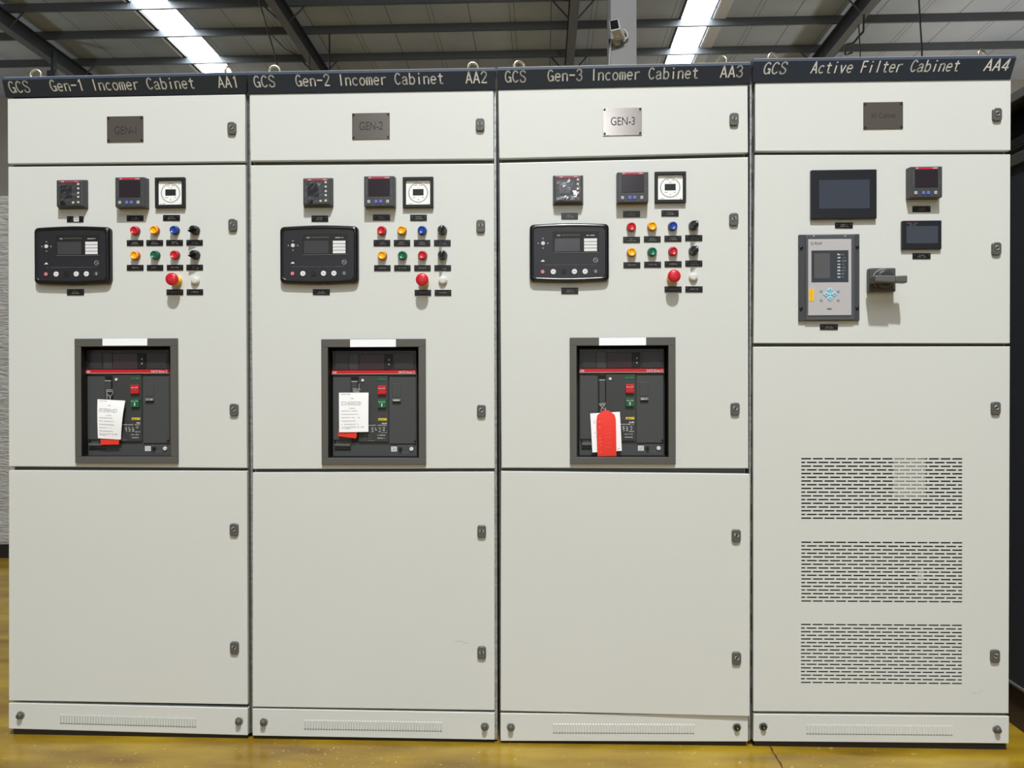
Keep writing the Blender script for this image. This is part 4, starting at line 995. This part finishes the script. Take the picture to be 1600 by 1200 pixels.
# painted-over crack in the floor
def ground(px, py):
    d = ray(px, py); t = (FLOORH(0)-CAM.z)/d.z; p = CAM+d*t; p.z = FLOORH(p.x); return p
mb = MB(); cr = [(1203, 1166), (1206, 1171), (1207.5, 1176), (1212, 1181), (1215, 1187), (1219, 1192), (1222, 1199), (1226, 1208)]
G_ = [ground(*p) for p in cr]
for i in range(len(G_)-1):
    w0 = 0.0016+0.0014*(i % 2); w1 = 0.0016+0.0014*((i+1) % 2); a, c = G_[i], G_[i+1]; z = 0.0006
    mb.add([(a.x-w0, a.y, a.z+z), (a.x+w0, a.y, a.z+z), (c.x+w1, c.y, c.z+z), (c.x-w1, c.y, c.z+z)], [[0, 1, 2, 3]], mat('crack_dark', (70, 36, 24), 0.8))
ck = mb.build('floor_crack', fl); 
# chipped paint and filings
mb = MB(); rr = random.Random(5)
for k in range(42):
    px = rr.choice([rr.uniform(60, 480), rr.uniform(430, 760), rr.uniform(1260, 1420), rr.uniform(780, 1180), rr.uniform(470, 540)]); py = rr.uniform(1168, 1199); p = ground(px, py)
    a = rr.uniform(0, 3.14); l = rr.uniform(0.001, 0.007); w = rr.uniform(0.0004, 0.0012); d = Vector((math.cos(a), math.sin(a), 0)); n = Vector((-d.y, d.x, 0)); q = p+Vector((0, 0, 0.0009))
    mb.add([q-d*l-n*w, q+d*l-n*w*0.4, q+d*l+n*w, q-d*l*0.7+n*w], [[0, 1, 2, 3]], mat('paint_chip', (224, 208, 150), 0.6))
ch_ = mb.build('paint_chips', None); tag(ch_, 'scattered pale scratches and paint chips on the ochre floor', 'debris'); ch_['kind'] = 'stuff'


# ------------------------------------------------------------------ roof, walls
EYE = CAM.z; SL = -0.034
def RZ(y, h): return EYE+h+SL*(y-CAM.y)
CX = CAM.x
rm = bpy.data.materials.new('roof_sheet_grey'); rm.use_nodes = True; nt = rm.node_tree; b = nt.nodes['Principled BSDF']; b.inputs['Roughness'].default_value = 0.55
tc = nt.nodes.new('ShaderNodeTexCoord'); sp = nt.nodes.new('ShaderNodeSeparateXYZ'); nt.links.new(tc.outputs['Object'], sp.inputs[0])
def mth(op, a, v=None, w=None):
    n = nt.nodes.new('ShaderNodeMath'); n.operation = op; nt.links.new(a, n.inputs[0])
    if v is not None:
        if isinstance(v, (int, float)): n.inputs[1].default_value = v
        else: nt.links.new(v, n.inputs[1])
    return n.outputs[0]
q = mth('MODULO', mth('ADD', sp.outputs[0], 60.50), 2.10); l1 = mth('LESS_THAN', q, 0.020); q2 = mth('MODULO', mth('ADD', sp.outputs[0], 61.44), 2.10); l2 = mth('LESS_THAN', q2, 0.013)
q3 = mth('MODULO', mth('ADD', sp.outputs[0], 61.56), 2.10); l2 = mth('MAXIMUM', l2, mth('LESS_THAN', q3, 0.013))
ln = mth('MAXIMUM', l1, l2)
nz = nt.nodes.new('ShaderNodeTexNoise'); nz.inputs['Scale'].default_value = 0.35; nz.inputs['Detail'].default_value = 4; nt.links.new(tc.outputs['Object'], nz.inputs['Vector'])
rp = nt.nodes.new('ShaderNodeValToRGB'); rp.color_ramp.elements[0].color = (*lin((144, 153, 163)), 1); rp.color_ramp.elements[1].color = (*lin((174, 182, 192)), 1)
rp.color_ramp.elements[0].position = 0.3; rp.color_ramp.elements[1].position = 0.7; nt.links.new(nz.outputs['Fac'], rp.inputs['Fac'])
mx = nt.nodes.new('ShaderNodeMixRGB'); mx.inputs[2].default_value = (*lin((84, 84, 84)), 1); nt.links.new(ln, mx.inputs[0]); nt.links.new(rp.outputs['Color'], mx.inputs[1]); nt.links.new(mx.outputs[0], b.inputs['Base Color'])
H_P = 9.9; H_R = 10.1; Y0, Y1 = -26.0, 22.0
def roof_slab(mb, x0, x1, y0, y1, h0, h1, mt):
    P = [(x, y, RZ(y, h)) for h in (h0, h1) for (x, y) in ((x0, y0), (x1, y0), (x1, y1), (x0, y1))]
    mb.add(P, [[0, 3, 2, 1], [4, 5, 6, 7], [0, 1, 5, 4], [1, 2, 6, 5], [2, 3, 7, 6], [3, 0, 4, 7]], mt)
SKY = [(CX-10.2, CX-9.27), (CX+3.67, CX+4.42)]
mb = MB(); xs = [-26, SKY[0][0], SKY[0][1], SKY[1][0], SKY[1][1], 26]
for i in (0, 2, 4): roof_slab(mb, xs[i], xs[i+1], Y0, Y1, H_R, H_R+0.08, rm)
for i in (1, 3): roof_slab(mb, xs[i], xs[i+1], Y0, 12.0, H_R, H_R+0.08, rm)
ce = mb.build('ceiling', origin=(0, 0, 0)); struct(ce)
SKYM = mat('skylight_daylight', (244, 250, 255), 0.5, emit=20.0)
for i, (a, c) in enumerate(SKY):
    mb = MB(); roof_slab(mb, a, c, 12.0, Y1, H_R+0.03, H_R+0.05, SKYM); struct(mb.build('window_%d' % (i+1)))
    mb = MB(); e = mat('skylight_kerb', (190, 192, 194), 0.4); ed = mat('skylight_kerb_dark', (40, 41, 42), 0.6)
    if i == 0: roof_slab(mb, a-0.16, a-0.12, Y0, Y1, H_R-0.02, H_R+0.03, WHITE); roof_slab(mb, a-0.06, a, Y0, Y1, H_R-0.03, H_R+0.03, ed)
    else: roof_slab(mb, a-0.07, a-0.01, Y0, Y1, H_R-0.02, H_R+0.03, ed); roof_slab(mb, c+0.05, c+0.08, Y0, Y1, H_R-0.02, H_R+0.03, WHITE); roof_slab(mb, c+0.08, c+0.38, Y0, Y1, H_R-0.03, H_R, e)
    struct(mb.build('trim_%d' % (i+1)))
# gable over the open hall front behind the viewer, with one bright window that the steel name plates mirror
GW = mat('wall_sheet_grey', (150, 146, 140), 0.7, var=0.08, vscale=0.5); zr = RZ(Y0, H_R); mb = MB()
for (x0, x1, z0, z1) in ((-26, -1.7, 6.5, zr), (1.85, 26, 6.5, zr), (-1.7, 1.85, 6.5, 8.4), (-1.7, 1.85, 11.9, zr)): mb.box(x0, x1, Y0-0.1, Y0, z0, z1, GW)
struct(mb.build('wall_front'))
mb = MB(); mb.box(-1.7, 1.85, Y0-0.08, Y0-0.05, 8.4, 11.9, mat('gable_window_daylight', (246, 250, 255), 0.4, emit=16.0)); struct(mb.build('window_3'))
WALL = mat('wall_sheet_grey', (150, 146, 140), 0.7, var=0.08, vscale=0.5)
mb = MB(); mb.box(-26, 26, Y1, Y1+0.1, -0.2, RZ(Y1, H_R+0.1), WALL); struct(mb.build('wall_back'))
mb = MB(); mb.box(-26.1, -26, Y0, Y1, -0.2, RZ(Y0, H_R+0.1), WALL); struct(mb.build('wall_left'))
mb = MB(); mb.box(26, 26.1, Y0, Y1, -0.2, RZ(Y0, H_R+0.1), WALL); struct(mb.build('wall_right'))
PURL = mat('purlin_grey', (90, 95, 99), 0.45, 0.2); RAFT = mat('rafter_grey', (52, 56, 60), 0.5); RAFW = mat('rafter_flange_lit', (92, 96, 98), 0.5)  # RAFW paints the lit bottom flange lighter than the dark web
PL = ['nearest of the three grey roof purlins running across the top of the picture', 'middle one of the three grey roof purlins under the roof sheets', 'farthest roof purlin, lowest in view just above the cabinet signs']
for k, zd in enumerate((18.8, 20.22, 21.83)):
    y = CAM.y+zd; mb = MB(); z0 = RZ(y, H_P); 
    mb.box(-24, 24, y, y+0.003, z0, z0+0.2, PURL); mb.box(-24, 24, y, y+0.07, z0, z0+0.003, PURL); mb.box(-24, 24, y, y+0.07, z0+0.197, z0+0.2, PURL)
    mb.box(-24, 24, y+0.067, y+0.07, z0, z0+0.02, PURL)
    o = mb.build('roof_purlin'); tag(o, PL[k], 'roof beam', 'purlins under the roof')
RL = ['sloping dark roof rafter at the far left of the picture', 'dark roof rafter above the second cabinet, left of the middle', 'roof rafter seen end-on beside the steel column', 'dark roof rafter above the filter cabinet on the right']
for k, (X, hb) in enumerate(((-13.45, 9.50), (-6.33, 9.50), (0.80, 9.42), (7.80, 9.45))):
    x = CX+X; root = thing('roof_rafter', (x, 10, RZ(10, hb)), RL[k], 'roof beam', 'rafters under the roof')
    mb = MB(); y0, y1 = 4.5, 21.9
    roof_slab(mb, x-0.006, x+0.006, y0, y1, hb, H_P, RAFT); mb.build('web', root)
    mb = MB(); roof_slab(mb, x-0.11, x+0.11, y0, y1, hb-0.012, hb, RAFW); roof_slab(mb, x-0.11, x+0.11, y0, y1, H_P-0.012, H_P, RAFT); mb.build('flange', root)
    for zd in (18.8, 21.83):
        y = CAM.y+zd
        for s_ in (-1, 1):
            mb = MB(); mb.tube([(x+s_*0.08, y+0.03, RZ(y, hb)+0.0), (x+s_*0.56, y+0.03, RZ(y, H_P)+0.06)], 0.022, RAFT, 5); mb.build('knee_brace', root)

# ------------------------------------------------------------------ steel column with the security camera
YC = CAM.y+8.6
cA = at(954, 60, YC); cB = at(994.5, 60, YC)
mb = MB(); COLM = mat('column_grey', (134, 135, 138), 0.5, var=0.06, vscale=2); zt_ = RZ(YC, 9.8)
zf = FLOORH((cA.x+cB.x)/2)
mb.box(cA.x, cB.x, YC, YC+0.014, zf, zt_, COLM); mb.box(cA.x, cB.x, YC+0.30, YC+0.314, zf, zt_, COLM); mb.box((cA.x+cB.x)/2-0.005, (cA.x+cB.x)/2+0.005, YC+0.014, YC+0.30, zf, zt_, COLM)
col = mb.build('steel_column'); tag(col, 'grey steel column rising behind the third cabinet', 'column')
p0 = at(951.5, 104, YC); p1 = at(951.5, -300, YC)
mb = MB(); mb.box(p0.x-0.018, p0.x+0.018, YC-0.02, YC+0.04, zf, p1.z, mat('column_shade_dark', (44, 45, 48), 0.5)); dp = mb.build('column_side_shade'); tag(dp, 'thin dark strip standing in for the shaded left side of the grey column', 'shading')  # added dark strip for the column's left side, which lies in shade
Yk = YC-0.12; pc = at(966, 44, Yk)
sc = thing('security_camera', at(966, 64, YC-0.01), 'white bullet security camera with looped cable on the grey column', 'camera')
SW = mat('camera_white', (226, 230, 236), 0.5)
mb = MB(); fA = [at(951.5, 31.5, Yk-0.16), at(966, 28.8, Yk-0.16), at(969, 45, Yk-0.16), at(953.5, 48.5, Yk-0.16)]
off = Vector((0.075, 0.17, -0.035))
mb.hexa(fA+[p+off for p in fA], SW, 0.012, 3); hs = mb.build('housing', sc)
mb = MB(); c_ = (fA[0]+fA[1]+fA[2]+fA[3])/4; g = [c_+(p-c_)*0.84+Vector((0, -0.004, 0)) for p in fA]; mb.hexa(g+[p+Vector((0, 0.02, 0)) for p in g], mat('camera_glass', (12, 12, 14), 0.6, spec=0.1), 0.006); mb.build('lens_window', sc)
mb = MB(); mb.tube([c_+off*0.55+Vector((0, 0, -0.05)), at(964, 55, Yk), at(963, 63, YC-0.03)], 0.020, SW, 10)
e_ = at(963, 65, YC-0.01); mb.lathe((e_.x, e_.z), [(0.045, YC-0.001), (0.045, YC-0.03), (0.034, YC-0.04), (0.01, YC-0.041)], SW); mb.build('bracket', sc)
mb = MB(); cb = [at(x, y, YC-0.05) for (x, y) in cat_([(971, 45), (977, 48), (980.5, 54), (979, 60), (973, 62), (967, 60), (968.5, 67), (965, 70), (960, 66)])]; mb.tube(cb, 0.010, mat('camera_cable', (206, 206, 202), 0.5), 7); mb.build('cable', sc)
mb = MB(); mb.tube([at(x, y, YC-0.04) for (x, y) in ((956, 62), (954, 70), (952.6, 90), (952, 112))], 0.012, mat('conduit_pale', (176, 178, 176), 0.5), 8); mb.build('conduit', sc)

# ------------------------------------------------------------------ hanging wires and rods under the roof
WIRE = mat('wire_dark', (26, 26, 26), 0.6)
def wire(name, P, zd, r, label, cat):
    mb = MB(); zl = zd if isinstance(zd, tuple) else (zd, zd); n_ = len(P)-1
    mb.tube([p if isinstance(p, Vector) else at(p[0], p[1], CAM.y+zl[0]+(zl[1]-zl[0])*i/n_) for i, p in enumerate(P)], r, WIRE, 6); o = mb.build(name); tag(o, label, cat); return o
wire('hanging_cable', [(380, -185), (396, -24), (404, 0), (417, 42), (427, 78), (434, 104), (440, 140)], 15, 0.014, 'long dark cable hanging over the second cabinet, left of the rafter', 'cable')
wire('hanging_cable', [(424, 54), (444, 75), (463, 86)], (20.24, 21.85), 0.012, 'short slanting cable between the roof purlins left of the second rafter', 'cable')
wire('suspension_rod', [(514.6, 50), (514.9, 80), (515.2, 118)], 20.25, 0.02, 'thin vertical rod right of the second rafter', 'rod')
wire('suspension_rod', [(484, 72), (484, 118)], 20.6, 0.012, 'thin vertical rod hanging from the second rafter flange', 'rod')
wire('hanging_cable', [(1434, -245), (1435, -20), (1436, 4), (1438, 40), (1440, 70), (1441, 100)], 14, 0.016, 'dark cable hanging straight down above the filter cabinet', 'cable')
wire('cable_loop', [Vector((CX+7.8, CAM.y+18.9, RZ(CAM.y+18.9, 9.45)-0.01)), (1349, 50), (1341, 58), (1334, 67), (1322, 69.5), (1320.5, 76), (1321, 86), (1326, 84), (1332, 82)], 18.9, 0.024, 'dark looped cable dangling from the right rafter', 'cable')
wire('suspension_rod', [Vector((CX+7.88, CAM.y+19.4, RZ(CAM.y+19.4, 9.45)-0.01)), at(1344.4, 92, CAM.y+19.4)], 19.4, 0.016, 'vertical rod right of the looped cable under the right rafter', 'rod')
hg = thing('hanging_post', at(81, 100, CAM.y+20.5), 'dark square post hanging under the far left rafter', 'post')
mb = MB(); a = at(79, 80, CAM.y+20.5); c = at(84, 122, CAM.y+20.5); mb.box(a.x, c.x, a.y, a.y+0.07, c.z, a.z, RAFT); mb.build('post', hg)
mb = MB(); a = at(86.5, 84, CAM.y+20.5); c = at(88, 112, CAM.y+20.5); mb.box(a.x, c.x, a.y, a.y+0.02, c.z, a.z, RAFT); mb.build('hook_bar', hg)
mb = MB(); a = at(73.5, 110, CAM.y+20.5); c = at(87.5, 122, CAM.y+20.5); mb.box(a.x, c.x, a.y-0.02, a.y+0.1, c.z, a.z, RAFT, 0.01); mb.build('junction_box', hg)

# ------------------------------------------------------------------ high bay lamp that lights the row (behind the viewer)
hb = thing('high_bay_lamp', (LAMP[0], LAMP[1], LAMP[2]), 'round high bay lamp hanging over the aisle behind the viewer', 'lamp')
mb = MB(); P_ = []
for (r, z) in ((0.16, 0.0), (0.20, 0.02), (0.17, 0.16), (0.08, 0.24), (0.05, 0.36)):
    P_.append([Vector((LAMP[0]+r*math.cos(2*math.pi*k/24), LAMP[1]+r*math.sin(2*math.pi*k/24), LAMP[2]+z)) for k in range(24)])
for j in range(4):
    for k in range(24): mb.add([P_[j][k], P_[j][(k+1) % 24], P_[j+1][(k+1) % 24], P_[j+1][k]], [[0, 1, 2, 3]], mat('lamp_housing', (120, 122, 124), 0.4), True)
mb.build('lamp_shade', hb)
mb = MB(); mb.tube([(LAMP[0], LAMP[1], LAMP[2]+0.34), (LAMP[0], LAMP[1], RZ(LAMP[1], H_R))], 0.012, WIRE, 6); mb.build('suspension_cable', hb)

# ------------------------------------------------------------------ neighbours at the sides
fw = bpy.data.materials.new('stretch_film_wrap'); fw.use_nodes = True; nt = fw.node_tree; b = nt.nodes['Principled BSDF']
b.inputs['Base Color'].default_value = (*lin((172, 172, 170)), 1); b.inputs['Roughness'].default_value = 0.18
tc = nt.nodes.new('ShaderNodeTexCoord'); mp = nt.nodes.new('ShaderNodeMapping'); mp.inputs['Rotation'].default_value = (0, 0.5, 0); mp.inputs['Scale'].default_value = (3, 3, 16)
nn = nt.nodes.new('ShaderNodeTexNoise'); nn.inputs['Scale'].default_value = 3; nn.inputs['Detail'].default_value = 6; nn.inputs['Distortion'].default_value = 1.5
bp = nt.nodes.new('ShaderNodeBump'); bp.inputs['Strength'].default_value = 0.9; bp.inputs['Distance'].default_value = 0.03
nt.links.new(tc.outputs['Object'], mp.inputs[0]); nt.links.new(mp.outputs[0], nn.inputs['Vector']); nt.links.new(nn.outputs['Fac'], bp.inputs['Height']); nt.links.new(bp.outputs[0], b.inputs['Normal'])
Yw = CAM.y+4.9; a = at(0, 305, Yw); c = at(0, 852, Yw)
wr = thing('wrapped_cabinet', (-3.6, Yw+0.4, FLOORH(-3.6)), 'cabinet wrapped in clear stretch film, behind the left edge of the row', 'packed cabinet')
mb = MB(); mb.box(-4.5, -3.12, Yw, Yw+0.8, c.z, a.z, fw, 0.02); mb.build('film_wrap', wr)
mb = MB(); mb.box(-4.48, -3.14, Yw+0.01, Yw+0.79, FLOORH(-3.6), c.z-0.001, BLKM); mb.build('plinth', wr)
xd = 1.71; zt4 = at(1580, 123).z
DK = mat('dark_graphite_paint', (58, 61, 66), 0.45); DK2 = mat('dark_graphite_frame', (92, 90, 86), 0.45)
dk = thing('graphite_cabinet', (2.1, 0.3, FLOORH(2.1)), 'dark graphite cabinet close beside the right end of the row', 'cabinet')
mb = MB(); zs = zt4-0.215
mb.box(xd+0.006, 2.5, -0.08, 0.9, 0.16, zs, DK, 0.003); mb.build('side_panel', dk)
mb = MB(); mb.box(xd, xd+0.03, -0.08, 0.9, zs-0.01, zs+0.03, DK2, 0.003); mb.build('frame_rail', dk)
mb = MB(); mb.box(xd, xd+0.03, -0.08, 0.9, zt4-0.012, zt4+0.022, DK2, 0.003); mb.build('frame_rail', dk)
mb = MB(); mb.box(xd+0.03, 2.5, -0.08, 0.9, zt4+0.018, zt4+0.022, DK2); mb.build('top_panel', dk)
mb = MB(); mb.box(xd, xd+0.03, -0.08, -0.05, zs+0.03, zt4-0.012, DK2); mb.build('corner_post', dk)
mb = MB(); mb.box(xd, xd+0.02, -0.08, 0.9, 0.150, 0.158, GALV); mb.build('base_rail', dk)
mb = MB(); mb.box(xd+0.10, 2.48, -0.06, 0.88, zs+0.01, zt4, BLKM); mb.build('upper_opening_shade', dk)  # black block put in for the darkness inside the open upper compartment
for k in range(3):
    mb = MB(); mb.tube([(xd+0.07, -0.07, zt4-0.100-k*0.012), (xd+0.07, 0.88, zt4-0.108-k*0.012)], 0.0022, mat('busbar_wire', (90, 92, 94), 0.4), 6); mb.build('cable', dk)
mb = MB(); mb.box(xd+0.01, 2.48, -0.07, 0.89, FLOORH(2.1), 0.15, mat('plinth_brown', (70, 56, 50), 0.6)); mb.build('plinth', dk)
